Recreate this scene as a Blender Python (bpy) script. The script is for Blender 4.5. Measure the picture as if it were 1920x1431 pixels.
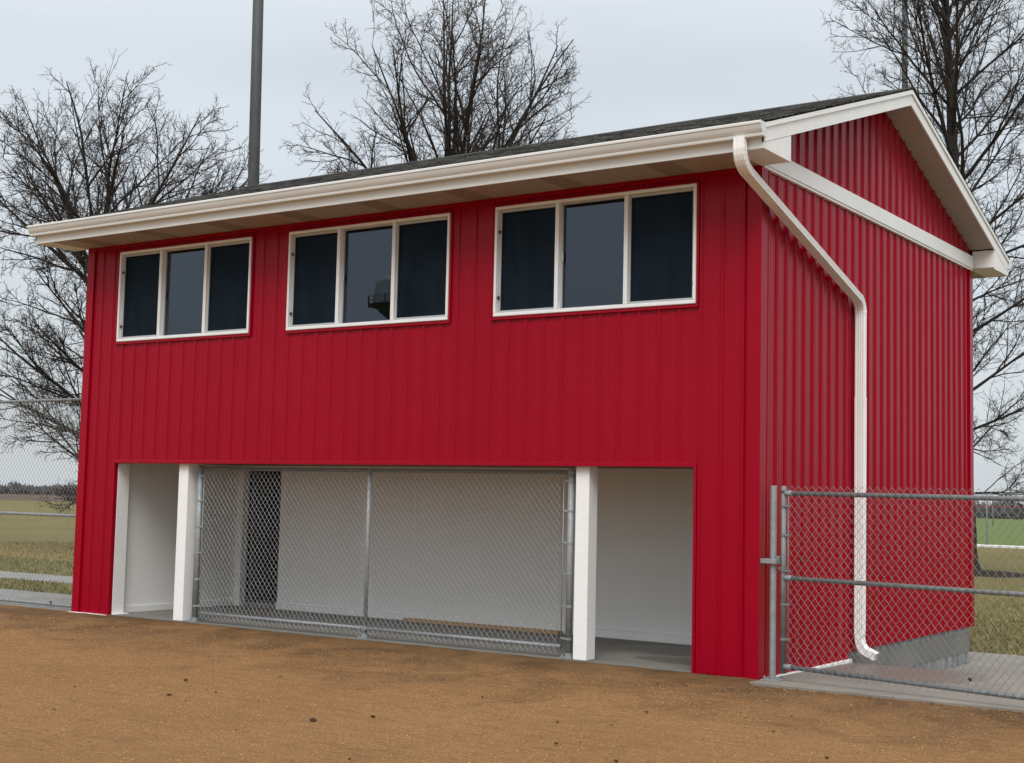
import bpy, math, random
import numpy as np
from mathutils import Matrix, Vector

# ------------------------------------------------------------------ scene, camera, sky, sun
for o in list(bpy.data.objects):
    bpy.data.objects.remove(o)
scn = bpy.context.scene
col = scn.collection
rnd = random.Random(7)

cam_d = bpy.data.cameras.new('camera')
cam = bpy.data.objects.new('camera', cam_d)
col.objects.link(cam)
R = Vector((0.8254008, 0.56410333, 0.02238198))
U = Vector((0.02840155, -0.08108777, 0.99630223))
D = Vector((-0.56383231, 0.82171297, 0.08295132))
CAM = Vector((5.5443, -12.2198, 1.6515))
m = Matrix.Identity(4)
for i in range(3):
    m[i][0] = R[i]; m[i][1] = U[i]; m[i][2] = -D[i]; m[i][3] = CAM[i]
cam.matrix_world = m
cam_d.sensor_width = 36.0
cam_d.lens = 2620.17 / 1920 * 36.0
cam_d.clip_start = 0.1
cam_d.clip_end = 5000
scn.camera = cam

scn.view_settings.view_transform = 'Standard'
scn.view_settings.look = 'None'
scn.view_settings.gamma = 1.0
scn.view_settings.exposure = 0.50

SUN_DIR = Vector((0.30, -0.58, 0.76)).normalized()       # towards the bright part of the cloud cover
world = bpy.data.worlds.new('World')
scn.world = world
world.use_nodes = True
wt = world.node_tree
for n in list(wt.nodes):
    wt.nodes.remove(n)
wo = wt.nodes.new('ShaderNodeOutputWorld')
sky = wt.nodes.new('ShaderNodeTexSky')
sky.sky_type = 'NISHITA'
sky.sun_disc = False
sky.sun_elevation = math.asin(SUN_DIR.z)
sky.sun_rotation = math.atan2(SUN_DIR.x, SUN_DIR.y)
sky.dust_density = 4.0
b1 = wt.nodes.new('ShaderNodeBackground')
b1.inputs['Strength'].default_value = 0.02
wt.links.new(sky.outputs[0], b1.inputs['Color'])
# overcast layer: cloud deck brighter towards the zenith, soft broad cloud texture
tc = wt.nodes.new('ShaderNodeTexCoord')
sx = wt.nodes.new('ShaderNodeSeparateXYZ')
wt.links.new(tc.outputs['Generated'], sx.inputs[0])
ramp = wt.nodes.new('ShaderNodeValToRGB')
e = ramp.color_ramp.elements
e[0].position = 0.0; e[0].color = (0.415, 0.445, 0.468, 1)
e[1].position = 1.0; e[1].color = (1.12, 1.15, 1.18, 1)
k = e.new(0.30); k.color = (0.455, 0.486, 0.505, 1)
wt.links.new(sx.outputs['Z'], ramp.inputs[0])
mp = wt.nodes.new('ShaderNodeMapping'); mp.inputs['Scale'].default_value = (1.0, 1.0, 4.5)
wt.links.new(tc.outputs['Generated'], mp.inputs[0])
ns = wt.nodes.new('ShaderNodeTexNoise'); ns.inputs['Scale'].default_value = 2.6; ns.inputs['Detail'].default_value = 5
wt.links.new(mp.outputs[0], ns.inputs['Vector'])
mr = wt.nodes.new('ShaderNodeMapRange')
mr.inputs['From Min'].default_value = 0.3; mr.inputs['From Max'].default_value = 0.7
mr.inputs['To Min'].default_value = 0.93; mr.inputs['To Max'].default_value = 1.06
wt.links.new(ns.outputs[0], mr.inputs['Value'])
b2 = wt.nodes.new('ShaderNodeBackground')
wt.links.new(ramp.outputs[0], b2.inputs['Color'])
wt.links.new(mr.outputs[0], b2.inputs['Strength'])
ad = wt.nodes.new('ShaderNodeAddShader')
wt.links.new(b1.outputs[0], ad.inputs[0]); wt.links.new(b2.outputs[0], ad.inputs[1])
wt.links.new(ad.outputs[0], wo.inputs['Surface'])

sl = bpy.data.lights.new('sun', 'SUN')
sl.energy = 1.5
sl.angle = math.radians(35)
sl.color = (1.0, 0.985, 0.965)
so = bpy.data.objects.new('sun', sl)
so.rotation_euler = SUN_DIR.to_track_quat('Z', 'Y').to_euler()
so.location = (0, -20, 30)
col.objects.link(so)

# ------------------------------------------------------------------ helpers
class MB:
    def __init__(s):
        s.v = []; s.f = []
    def quad(s, a, b, c, d):
        n = len(s.v); s.v += [a, b, c, d]; s.f.append((n, n+1, n+2, n+3))
    def poly(s, pts):
        n = len(s.v); s.v += pts; s.f.append(tuple(range(n, n+len(pts))))
    def box(s, x0, x1, y0, y1, z0, z1):
        n = len(s.v)
        s.v += [(x0,y0,z0),(x1,y0,z0),(x1,y1,z0),(x0,y1,z0),(x0,y0,z1),(x1,y0,z1),(x1,y1,z1),(x0,y1,z1)]
        s.f += [(n,n+3,n+2,n+1),(n+4,n+5,n+6,n+7),(n,n+1,n+5,n+4),(n+1,n+2,n+6,n+5),(n+2,n+3,n+7,n+6),(n+3,n,n+4,n+7)]
        return s
    def bbox(s, x0, x1, y0, y1, z0, z1, c=0.006):
        """box with chamfered vertical and horizontal front edges"""
        x0, x1 = min(x0,x1), max(x0,x1); y0, y1 = min(y0,y1), max(y0,y1); z0, z1 = min(z0,z1), max(z0,z1)
        n = len(s.v)
        pr = [(x0+c,y0),(x1-c,y0),(x1,y0+c),(x1,y1-c),(x1-c,y1),(x0+c,y1),(x0,y1-c),(x0,y0+c)]
        mx, my = (x0+x1)/2, (y0+y1)/2
        sh = lambda p: (p[0]+(c if p[0] < mx else -c)*0.7, p[1]+(c if p[1] < my else -c)*0.7)
        rings = [[(*sh(p), z0) for p in pr], [(*p, z0+c) for p in pr], [(*p, z1-c) for p in pr], [(*sh(p), z1) for p in pr]]
        for r in rings: s.v += r
        for j in range(3):
            for i in range(8):
                a = n+j*8+i; b = n+j*8+(i+1) % 8
                s.f.append((a, b, b+8, a+8))
        s.f.append(tuple(n+i for i in range(7,-1,-1))); s.f.append(tuple(n+24+i for i in range(8)))
        return s
    def extrude(s, prof, fa, fb):
        """closed polygon prof [(p,q)], fa/fb map (p,q)->xyz at both ends"""
        n = len(s.v); k = len(prof)
        s.v += [fa(*p) for p in prof] + [fb(*p) for p in prof]
        for i in range(k):
            j = (i+1) % k
            s.f.append((n+i, n+j, n+k+j, n+k+i))
        s.f.append(tuple(n+i for i in range(k-1,-1,-1))); s.f.append(tuple(n+k+i for i in range(k)))
        return s
    def sweep(s, path, prof, upv=(0,0,1), cap=True, scale=None):
        """closed profile [(a,b)] swept along path with frame side=T x up"""
        P = [Vector(p) for p in path]; n0 = len(s.v); k = len(prof); upv = Vector(upv)
        side = None
        for i, p in enumerate(P):
            t = (P[min(i+1, len(P)-1)]-P[max(i-1, 0)]).normalized()
            if side is None:
                side = t.cross(upv)
                if side.length < 1e-3: side = t.cross(Vector((1,0,0)))
            side = (side - t*side.dot(t)).normalized()
            up = side.cross(t)
            g = scale[i] if scale else 1
            s.v += [tuple(p+side*a*g+up*b*g) for a, b in prof]
        for i in range(len(P)-1):
            for j in range(k):
                a = n0+i*k+j; b = n0+i*k+(j+1) % k
                s.f.append((a, b, b+k, a+k))
        if cap:
            s.f.append(tuple(n0+i for i in range(k-1,-1,-1))); s.f.append(tuple(n0+(len(P)-1)*k+i for i in range(k)))
        return s
    def tube(s, path, r, n=10, scale=None):
        return s.sweep(path, [(r*math.cos(2*math.pi*i/n), r*math.sin(2*math.pi*i/n)) for i in range(n)], scale=scale)
    def dome(s, c, r, h, n=12, rings=4):
        n0 = len(s.v); c = Vector(c)
        for j in range(rings):
            a = j/rings*math.pi/2
            s.v += [tuple(c+Vector((r*math.cos(a)*math.cos(2*math.pi*i/n), r*math.cos(a)*math.sin(2*math.pi*i/n), h*math.sin(a)))) for i in range(n)]
        s.v.append(tuple(c+Vector((0,0,h))))
        for j in range(rings-1):
            for i in range(n):
                a = n0+j*n+i; b = n0+j*n+(i+1) % n
                s.f.append((a, b, b+n, a+n))
        t = n0+rings*n
        for i in range(n):
            s.f.append((n0+(rings-1)*n+i, n0+(rings-1)*n+(i+1) % n, t))
        return s
    def mesh(s, name, mat=None, smooth=False):
        me = bpy.data.meshes.new(name)
        me.from_pydata([tuple(v) for v in s.v], [], s.f)
        if mat: me.materials.append(mat)
        if smooth:
            me.polygons.foreach_set('use_smooth', [True]*len(me.polygons))
        me.update()
        return me
    def build(s, name, mat, parent=None, smooth=False):
        o = bpy.data.objects.new(name, s.mesh(name, mat, smooth))
        col.objects.link(o)
        if parent: o.parent = parent
        return o

def obj_from(me, name, parent=None, loc=(0,0,0)):
    o = bpy.data.objects.new(name, me); col.objects.link(o); o.location = loc
    if parent: o.parent = parent
    return o

def np_mesh(name, V, F, mat, parent=None, smooth=False):
    """V (n,3) F (m,k) arrays"""
    V = np.asarray(V, np.float32); F = np.asarray(F, np.int32)
    me = bpy.data.meshes.new(name)
    me.vertices.add(len(V)); me.vertices.foreach_set('co', V.ravel())
    k = F.shape[1]
    me.loops.add(F.size); me.loops.foreach_set('vertex_index', F.ravel())
    me.polygons.add(len(F)); me.polygons.foreach_set('loop_start', np.arange(0, F.size, k, dtype=np.int32))
    if smooth: me.polygons.foreach_set('use_smooth', np.ones(len(F), bool))
    me.materials.append(mat)
    me.update(calc_edges=True); me.validate()
    return obj_from(me, name, parent)

def tag(o, label=None, cat=None, group=None, kind=None):
    if label: o['label'] = label
    if cat: o['category'] = cat
    if group: o['group'] = group
    if kind: o['kind'] = kind
    return o

def empty(name, loc=(0,0,0)):
    """thing root; children are written in world coordinates and re-parented with keep-transform"""
    o = bpy.data.objects.new(name, None); col.objects.link(o)
    o.empty_display_size = 0.3
    return o

# ------------------------------------------------------------------ materials
def mat(name, base, rough=0.6, metal=0.0, spec=0.5, var=None, vscale=4.0, vdetail=6, stretch=None, bump=0.0, bscale=60.0, bdist=0.01, island=0.0, rvar=0.0):
    """procedural principled: colour varied by noise between base and var, optional bump and per-piece tint"""
    M = bpy.data.materials.new(name); M.use_nodes = True
    nt = M.node_tree; P = nt.nodes['Principled BSDF']
    P.inputs['Roughness'].default_value = rough; P.inputs['Metallic'].default_value = metal
    P.inputs['Specular IOR Level'].default_value = spec
    P.inputs['Base Color'].default_value = (*base, 1)
    tcn = nt.nodes.new('ShaderNodeTexCoord'); mpn = nt.nodes.new('ShaderNodeMapping')
    if stretch: mpn.inputs['Scale'].default_value = stretch
    nt.links.new(tcn.outputs['Object'], mpn.inputs[0])
    out = None
    if var:
        n1 = nt.nodes.new('ShaderNodeTexNoise'); n1.inputs['Scale'].default_value = vscale; n1.inputs['Detail'].default_value = vdetail
        n1.inputs['Roughness'].default_value = 0.65
        nt.links.new(mpn.outputs[0], n1.inputs['Vector'])
        r = nt.nodes.new('ShaderNodeMapRange'); r.inputs['From Min'].default_value = 0.32; r.inputs['From Max'].default_value = 0.68
        nt.links.new(n1.outputs[0], r.inputs['Value'])
        mx = nt.nodes.new('ShaderNodeMix'); mx.data_type = 'RGBA'
        mx.inputs['A'].default_value = (*base, 1); mx.inputs['B'].default_value = (*var, 1)
        nt.links.new(r.outputs[0], mx.inputs['Factor'])
        out = mx.outputs['Result']
        if rvar:
            rr = nt.nodes.new('ShaderNodeMapRange'); rr.inputs['To Min'].default_value = rough-rvar; rr.inputs['To Max'].default_value = rough+rvar
            nt.links.new(n1.outputs[0], rr.inputs['Value']); nt.links.new(rr.outputs[0], P.inputs['Roughness'])
    if island:
        g = nt.nodes.new('ShaderNodeNewGeometry')
        r2 = nt.nodes.new('ShaderNodeMapRange'); r2.inputs['To Min'].default_value = 1-island; r2.inputs['To Max'].default_value = 1+island
        nt.links.new(g.outputs['Random Per Island'], r2.inputs['Value'])
        hv = nt.nodes.new('ShaderNodeHueSaturation'); hv.inputs['Color'].default_value = (*base, 1)
        if out: nt.links.new(out, hv.inputs['Color'])
        nt.links.new(r2.outputs[0], hv.inputs['Value']); out = hv.outputs[0]
    if out: nt.links.new(out, P.inputs['Base Color'])
    if bump:
        n2 = nt.nodes.new('ShaderNodeTexNoise'); n2.inputs['Scale'].default_value = bscale; n2.inputs['Detail'].default_value = 4
        nt.links.new(mpn.outputs[0], n2.inputs['Vector'])
        bp = nt.nodes.new('ShaderNodeBump'); bp.inputs['Strength'].default_value = bump; bp.inputs['Distance'].default_value = bdist
        nt.links.new(n2.outputs[0], bp.inputs['Height']); nt.links.new(bp.outputs[0], P.inputs['Normal'])
    return M

M = {}
M['red'] = mat('red_steel', (0.285, 0.0003, 0.0122), 0.25, spec=0.15, var=(0.262, 0.0002, 0.0110), vscale=0.8, stretch=(1,1,0.25), bump=0.10, bscale=2.2, bdist=0.03, rvar=0.06)
M['red_trim'] = mat('red_trim', (0.289, 0.0003, 0.0124), 0.25, spec=0.15, var=(0.258, 0.0002, 0.0115), vscale=2.0)
M['white'] = mat('white_paint', (0.80, 0.80, 0.79), 0.6, var=(0.74, 0.74, 0.73), vscale=3.0, bump=0.35, bscale=14, bdist=0.004, stretch=(3,3,18))
M['trim'] = mat('white_trim_metal', (0.80, 0.80, 0.78), 0.42, var=(0.73, 0.73, 0.71), vscale=2.5, bump=0.05, bscale=5, bdist=0.01)
M['almond'] = mat('almond_metal', (0.67, 0.70, 0.69), 0.4, var=(0.62, 0.645, 0.635), vscale=1.5)
M['soffit'] = mat('soffit_metal', (0.39, 0.36, 0.315), 0.5, var=(0.35, 0.32, 0.275), vscale=1.5)
M['vent'] = mat('vented_soffit', (0.35, 0.315, 0.27), 0.6, var=(0.27, 0.24, 0.20), vscale=60, vdetail=2)
M['vinyl'] = mat('window_vinyl', (0.76, 0.775, 0.78), 0.4, var=(0.71, 0.725, 0.73), vscale=3)
M['sash'] = mat('shaded_sash_vinyl', (0.42, 0.43, 0.43), 0.45, var=(0.36, 0.37, 0.37), vscale=3)  # window vinyl darkened: shade of the recess is put into the colour
M['inwall'] = mat('painted_wall', (0.79, 0.79, 0.77), 0.7, var=(0.74, 0.74, 0.72), vscale=1.2, stretch=(1,1,0.4), bump=0.08, bscale=25, bdist=0.004)
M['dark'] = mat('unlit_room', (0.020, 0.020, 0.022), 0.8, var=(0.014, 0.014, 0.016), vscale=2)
M['black'] = mat('black_plastic', (0.012, 0.012, 0.013), 0.5, var=(0.02, 0.02, 0.02), vscale=9)
M['galv'] = mat('galvanized_pipe', (0.30, 0.32, 0.325), 0.58, 0.25, var=(0.20, 0.215, 0.22), vscale=14, rvar=0.1)
M['galv_old'] = mat('weathered_pipe', (0.20, 0.215, 0.215), 0.6, 0.25, var=(0.13, 0.14, 0.14), vscale=11)
M['wire'] = mat('galvanized_wire', (0.46, 0.47, 0.48), 0.4, 0.5, var=(0.36, 0.37, 0.38), vscale=6)
M['wire_old'] = mat('weathered_wire', (0.27, 0.27, 0.26), 0.55, 0.3, var=(0.20, 0.20, 0.19), vscale=6)
M['pole'] = mat('pole_steel', (0.070, 0.082, 0.080), 0.65, 0.1, var=(0.045, 0.055, 0.053), vscale=3.0, stretch=(2,2,0.6))
M['shingle'] = mat('asphalt_shingle', (0.060, 0.058, 0.052), 0.95, spec=0.12, var=(0.022, 0.022, 0.021), vscale=45, vdetail=3, island=0.7, bump=0.5, bscale=160, bdist=0.004)
M['wood'] = mat('pine_board', (0.46, 0.29, 0.13), 0.7, var=(0.36, 0.21, 0.09), vscale=6, stretch=(1,14,14), bump=0.2, bscale=40)
M['bark'] = mat('bark', (0.040, 0.034, 0.030), 0.9, spec=0.2, var=(0.018, 0.015, 0.013), vscale=6, stretch=(4,4,1), bump=0.8, bscale=12, bdist=0.03)
M['twig'] = mat('twig_bark', (0.065, 0.052, 0.045), 0.9, spec=0.2, var=(0.036, 0.029, 0.025), vscale=0.7)
M['mulch'] = mat('mulch', (0.020, 0.015, 0.012), 0.95, spec=0.15, var=(0.035, 0.026, 0.019), vscale=30, bump=0.8, bscale=40, bdist=0.03, island=0.4)
M['clod'] = mat('dark_soil_clod', (0.085, 0.050, 0.027), 0.95, spec=0.1, var=(0.040, 0.025, 0.015), vscale=40, bump=0.6, bscale=90)
M['crumb'] = mat('soil_crumb', (0.20, 0.11, 0.048), 0.95, spec=0.1, island=0.5)
M['leaf'] = mat('dead_leaf', (0.035, 0.022, 0.014), 0.8, var=(0.02, 0.014, 0.01), vscale=30)
M['pebble'] = mat('dirt_grains', (0.34, 0.185, 0.075), 0.9, spec=0.2, island=0.65)
M['path'] = mat('path_concrete', (0.24, 0.235, 0.22), 0.85, var=(0.17, 0.165, 0.155), vscale=1.5, bump=0.2, bscale=80)
M['kerb'] = mat('white_kerb', (0.66, 0.65, 0.62), 0.8, var=(0.52, 0.51, 0.49), vscale=2)
M['redcap'] = mat('red_fence_cap', (0.22, 0.035, 0.025), 0.6, var=(0.17, 0.03, 0.02), vscale=2)
M['far_tree'] = mat('hazy_far_trees', (0.125, 0.125, 0.125), 0.95, spec=0.1, var=(0.085, 0.086, 0.088), vscale=0.12, island=0.3)  # base lightened to grey, distance haze put into the colour
M['tower'] = mat('tower_paint', (0.80, 0.80, 0.78), 0.5, var=(0.48, 0.48, 0.46), vscale=0.8)
M['tower_dark'] = mat('tower_underside', (0.22, 0.23, 0.23), 0.6, var=(0.17, 0.18, 0.18), vscale=1)
M['brown_disc'] = mat('rusty_knockout', (0.13, 0.05, 0.035), 0.7, var=(0.08, 0.03, 0.02), vscale=40)

def glass_mat():
    G = bpy.data.materials.new('window_glass'); G.use_nodes = True; nt = G.node_tree
    for n in list(nt.nodes): nt.nodes.remove(n)
    o = nt.nodes.new('ShaderNodeOutputMaterial'); mx = nt.nodes.new('ShaderNodeMixShader')
    t = nt.nodes.new('ShaderNodeBsdfTransparent'); t.inputs[0].default_value = (0.62, 0.66, 0.70, 1)
    g = nt.nodes.new('ShaderNodeBsdfGlossy'); g.inputs['Roughness'].default_value = 0.004; g.inputs['Color'].default_value = (0.76, 0.86, 1.0, 1)
    lw = nt.nodes.new('ShaderNodeLayerWeight'); lw.inputs['Blend'].default_value = 0.5
    pw_ = nt.nodes.new('ShaderNodeMath'); pw_.operation = 'POWER'; pw_.inputs[1].default_value = 4.0; nt.links.new(lw.outputs['Facing'], pw_.inputs[0])
    fr = nt.nodes.new('ShaderNodeMapRange'); fr.inputs['To Min'].default_value = 0.062; fr.inputs['To Max'].default_value = 0.9; nt.links.new(pw_.outputs[0], fr.inputs['Value'])
    tcn = nt.nodes.new('ShaderNodeTexCoord'); nz = nt.nodes.new('ShaderNodeTexNoise'); nz.inputs['Scale'].default_value = 1.3
    bp = nt.nodes.new('ShaderNodeBump'); bp.inputs['Strength'].default_value = 0.02; bp.inputs['Distance'].default_value = 0.01
    nt.links.new(tcn.outputs['Object'], nz.inputs['Vector']); nt.links.new(nz.outputs[0], bp.inputs['Height']); nt.links.new(bp.outputs[0], g.inputs['Normal'])
    nt.links.new(fr.outputs[0], mx.inputs[0]); nt.links.new(t.outputs[0], mx.inputs[1]); nt.links.new(g.outputs[0], mx.inputs[2])
    nt.links.new(mx.outputs[0], o.inputs['Surface'])
    return G
M['glass'] = glass_mat()

def screen_mat():
    G = bpy.data.materials.new('insect_screen'); G.use_nodes = True; nt = G.node_tree
    for n in list(nt.nodes): nt.nodes.remove(n)
    o = nt.nodes.new('ShaderNodeOutputMaterial'); mx = nt.nodes.new('ShaderNodeMixShader')
    t = nt.nodes.new('ShaderNodeBsdfTransparent'); d = nt.nodes.new('ShaderNodeBsdfPrincipled')
    d.inputs['Roughness'].default_value = 0.8; d.inputs['Specular IOR Level'].default_value = 0.05
    tcn = nt.nodes.new('ShaderNodeTexCoord'); mpn = nt.nodes.new('ShaderNodeMapping'); mpn.inputs['Scale'].default_value = (3.5, 1, 1.0)
    nz = nt.nodes.new('ShaderNodeTexNoise'); nz.inputs['Scale'].default_value = 1.8; nz.inputs['Detail'].default_value = 5; nz.inputs['Distortion'].default_value = 1.2
    cr = nt.nodes.new('ShaderNodeValToRGB')
    cr.color_ramp.elements[0].position = 0.35; cr.color_ramp.elements[0].color = (0.008, 0.016, 0.025, 1)
    cr.color_ramp.elements[1].position = 0.75; cr.color_ramp.elements[1].color = (0.014, 0.025, 0.037, 1)
    nt.links.new(tcn.outputs['Object'], mpn.inputs[0]); nt.links.new(mpn.outputs[0], nz.inputs['Vector']); nt.links.new(nz.outputs[0], cr.inputs[0])
    nt.links.new(cr.outputs[0], d.inputs['Base Color'])
    mx.inputs[0].default_value = 0.55
    nt.links.new(t.outputs[0], mx.inputs[1]); nt.links.new(d.outputs[0], mx.inputs[2]); nt.links.new(mx.outputs[0], o.inputs['Surface'])
    return G
M['screen'] = screen_mat()

def N(nt, t, **kw):
    n = nt.nodes.new(t)
    for k_, v_ in kw.items():
        if k_ in n.inputs: n.inputs[k_].default_value = v_
        else: setattr(n, k_, v_)
    return n
def mixc(nt, fac, a, b, blend='MIX'):
    n = nt.nodes.new('ShaderNodeMix'); n.data_type = 'RGBA'; n.blend_type = blend
    for s_, v_ in (('Factor', fac), ('A', a), ('B', b)):
        if hasattr(v_, 'is_output'): nt.links.new(v_, n.inputs[s_])
        elif s_ == 'Factor': n.inputs[s_].default_value = v_
        else: n.inputs[s_].default_value = (*v_, 1)
    return n.outputs['Result']
def mrange(nt, v, a, b, c=0.0, d=1.0):
    n = nt.nodes.new('ShaderNodeMapRange')
    n.inputs['From Min'].default_value = a; n.inputs['From Max'].default_value = b; n.inputs['To Min'].default_value = c; n.inputs['To Max'].default_value = d
    nt.links.new(v, n.inputs['Value']); return n.outputs[0]
def mth(nt, op, a, b=0.0):
    n = nt.nodes.new('ShaderNodeMath'); n.operation = op
    for i_, v_ in ((0, a), (1, b)):
        if hasattr(v_, 'is_output'): nt.links.new(v_, n.inputs[i_])
        else: n.inputs[i_].default_value = v_
    return n.outputs[0]
def noise(nt, vec, scale, detail=4, rough=0.6, dist=0.0):
    n = N(nt, 'ShaderNodeTexNoise', Scale=scale, Detail=detail, Roughness=rough, Distortion=dist)
    nt.links.new(vec, n.inputs['Vector']); return n.outputs[0]

def dirt_mat():
    G = bpy.data.materials.new('infield_dirt'); G.use_nodes = True; nt = G.node_tree; P = nt.nodes['Principled BSDF']
    P.inputs['Roughness'].default_value = 0.92; P.inputs['Specular IOR Level'].default_value = 0.15
    tcn = N(nt, 'ShaderNodeTexCoord'); v = tcn.outputs['Object']
    sxyz = N(nt, 'ShaderNodeSeparateXYZ'); nt.links.new(v, sxyz.inputs[0])
    big = noise(nt, v, 0.55, 5, 0.6, 0.4); mid = noise(nt, v, 5.0, 6, 0.7); fine = noise(nt, v, 62, 5, 0.8); grit = noise(nt, v, 150, 3, 0.7)
    c = mixc(nt, mrange(nt, big, 0.35, 0.65), (0.500, 0.276, 0.118), (0.425, 0.224, 0.091))
    c = mixc(nt, mrange(nt, mid, 0.40, 0.75, 0, 0.6), c, (0.290, 0.150, 0.060))
    c = mixc(nt, mrange(nt, fine, 0.44, 0.62, 0, 0.85), c, (0.190, 0.090, 0.032))
    c = mixc(nt, mrange(nt, grit, 0.55, 0.68, 0, 0.85), c, (0.68, 0.42, 0.20))
    mpd = N(nt, 'ShaderNodeMapping'); mpd.inputs['Scale'].default_value = (0.9, 9.0, 1.0); mpd.inputs['Rotation'].default_value = (0, 0, 0.12); nt.links.new(v, mpd.inputs[0])
    drag = noise(nt, mpd.outputs[0], 1.6, 5, 0.65, 0.3)
    c = mixc(nt, mrange(nt, drag, 0.52, 0.72, 0, 0.55), c, (0.215, 0.112, 0.046))
    # damp, freshly raked soil in uneven patches along the foot of the building and the walk
    damp_n = noise(nt, v, 1.1, 6, 0.68, 0.6)
    near = mrange(nt, sxyz.outputs['Y'], -3.4, -0.1, -0.08, 0.27)
    damp = mrange(nt, mth(nt, 'ADD', damp_n, near), 0.50, 0.84)
    c = mixc(nt, mth(nt, 'MULTIPLY', damp, 0.78), c, (0.115, 0.067, 0.033))
    nt.links.new(c, P.inputs['Base Color'])
    h = mth(nt, 'ADD', mth(nt, 'MULTIPLY', fine, 0.6), mth(nt, 'MULTIPLY', mid, 1.2))
    h = mth(nt, 'ADD', h, mth(nt, 'MULTIPLY', grit, 0.35)); h = mth(nt, 'ADD', h, mth(nt, 'MULTIPLY', drag, 0.9))
    bp = N(nt, 'ShaderNodeBump', Strength=1.0, Distance=0.05); nt.links.new(h, bp.inputs['Height']); nt.links.new(bp.outputs[0], P.inputs['Normal'])
    return G
M['dirt'] = dirt_mat()

def concrete_mat(name, stains, a=(0.245, 0.226, 0.190), b=(0.165, 0.150, 0.124), wetc=(0.115, 0.102, 0.084)):
    """stains: list of (x, y, rx, ry) damp ellipses with wobbly rims"""
    G = bpy.data.materials.new(name); G.use_nodes = True; nt = G.node_tree; P = nt.nodes['Principled BSDF']
    tcn = N(nt, 'ShaderNodeTexCoord'); v = tcn.outputs['Object']
    sxyz = N(nt, 'ShaderNodeSeparateXYZ'); nt.links.new(v, sxyz.inputs[0])
    n1 = noise(nt, v, 1.3, 6, 0.65); n2 = noise(nt, v, 45, 4, 0.7); nw = noise(nt, v, 2.2, 4)
    c = mixc(nt, mrange(nt, n1, 0.3, 0.7), a, b)
    c = mixc(nt, mrange(nt, n2, 0.4, 0.8, 0, 0.35), c, (0.17, 0.165, 0.155))
    tot = None
    for (x, y, rx, ry) in stains:
        dx = mth(nt, 'DIVIDE', mth(nt, 'SUBTRACT', sxyz.outputs['X'], x), rx); dy = mth(nt, 'DIVIDE', mth(nt, 'SUBTRACT', sxyz.outputs['Y'], y), ry)
        r = mth(nt, 'SQRT', mth(nt, 'ADD', mth(nt, 'MULTIPLY', dx, dx), mth(nt, 'MULTIPLY', dy, dy)))
        r = mth(nt, 'ADD', r, mrange(nt, nw, 0, 1, -0.25, 0.25))
        f_ = mrange(nt, r, 0.93, 1.0, 1.0, 0.0)
        tot = f_ if tot is None else mth(nt, 'MAXIMUM', tot, f_)
    if tot is not None:
        c = mixc(nt, mth(nt, 'MULTIPLY', tot, 0.62), c, wetc)
        nt.links.new(mrange(nt, tot, 0, 1, 0.85, 0.45), P.inputs['Roughness'])
    else:
        P.inputs['Roughness'].default_value = 0.85
    nt.links.new(c, P.inputs['Base Color'])
    bp = N(nt, 'ShaderNodeBump', Strength=0.35, Distance=0.006); nt.links.new(n2, bp.inputs['Height']); nt.links.new(bp.outputs[0], P.inputs['Normal'])
    return G
M['walk'] = concrete_mat('walk_concrete', [(0.75, 1.75, 0.95, 0.95), (2.3, 3.9, 1.3, 1.2)])
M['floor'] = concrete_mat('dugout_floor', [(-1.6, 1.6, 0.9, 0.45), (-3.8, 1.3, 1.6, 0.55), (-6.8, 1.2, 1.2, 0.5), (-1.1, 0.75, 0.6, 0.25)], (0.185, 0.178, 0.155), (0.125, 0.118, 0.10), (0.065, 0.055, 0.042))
M['found'] = mat('foundation_concrete', (0.31, 0.315, 0.305), 0.85, var=(0.10, 0.105, 0.102), vscale=4.5, stretch=(1,1.6,0.55), bump=0.4, bscale=30, bdist=0.01)

def grass_ground_mat():
    G = bpy.data.materials.new('winter_grass'); G.use_nodes = True; nt = G.node_tree; P = nt.nodes['Principled BSDF']
    P.inputs['Roughness'].default_value = 0.95; P.inputs['Specular IOR Level'].default_value = 0.1
    tcn = N(nt, 'ShaderNodeTexCoord'); v = tcn.outputs['Object']
    a = noise(nt, v, 0.16, 5, 0.6, 0.5); b = noise(nt, v, 0.9, 6, 0.7); f_ = noise(nt, v, 14, 5, 0.75)
    c = mixc(nt, mrange(nt, a, 0.38, 0.62), (0.190, 0.155, 0.062), (0.130, 0.130, 0.046))
    c = mixc(nt, mrange(nt, b, 0.4, 0.7, 0, 0.6), c, (0.23, 0.175, 0.075))
    c = mixc(nt, mrange(nt, f_, 0.4, 0.75, 0, 0.7), c, (0.095, 0.082, 0.032))
    nt.links.new(c, P.inputs['Base Color'])
    bp = N(nt, 'ShaderNodeBump', Strength=0.8, Distance=0.08); nt.links.new(f_, bp.inputs['Height']); nt.links.new(bp.outputs[0], P.inputs['Normal'])
    return G
M['grass'] = grass_ground_mat()
M['turf'] = mat('sports_turf', (0.085, 0.135, 0.035), 0.95, spec=0.1, var=(0.115, 0.135, 0.045), vscale=0.09, vdetail=8)
M['lush'] = mat('green_verge', (0.065, 0.095, 0.028), 0.95, spec=0.1, var=(0.10, 0.105, 0.035), vscale=1.4, vdetail=8, bump=0.6, bscale=12, bdist=0.06)
M['straw'] = mat('dormant_grass', (0.235, 0.165, 0.065), 0.95, spec=0.1, var=(0.16, 0.125, 0.045), vscale=0.7, vdetail=9, bump=0.6, bscale=12, bdist=0.06)
M['soil'] = mat('ploughed_soil', (0.105, 0.075, 0.055), 0.95, spec=0.1, var=(0.075, 0.055, 0.042), vscale=0.05, vdetail=8)

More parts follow.
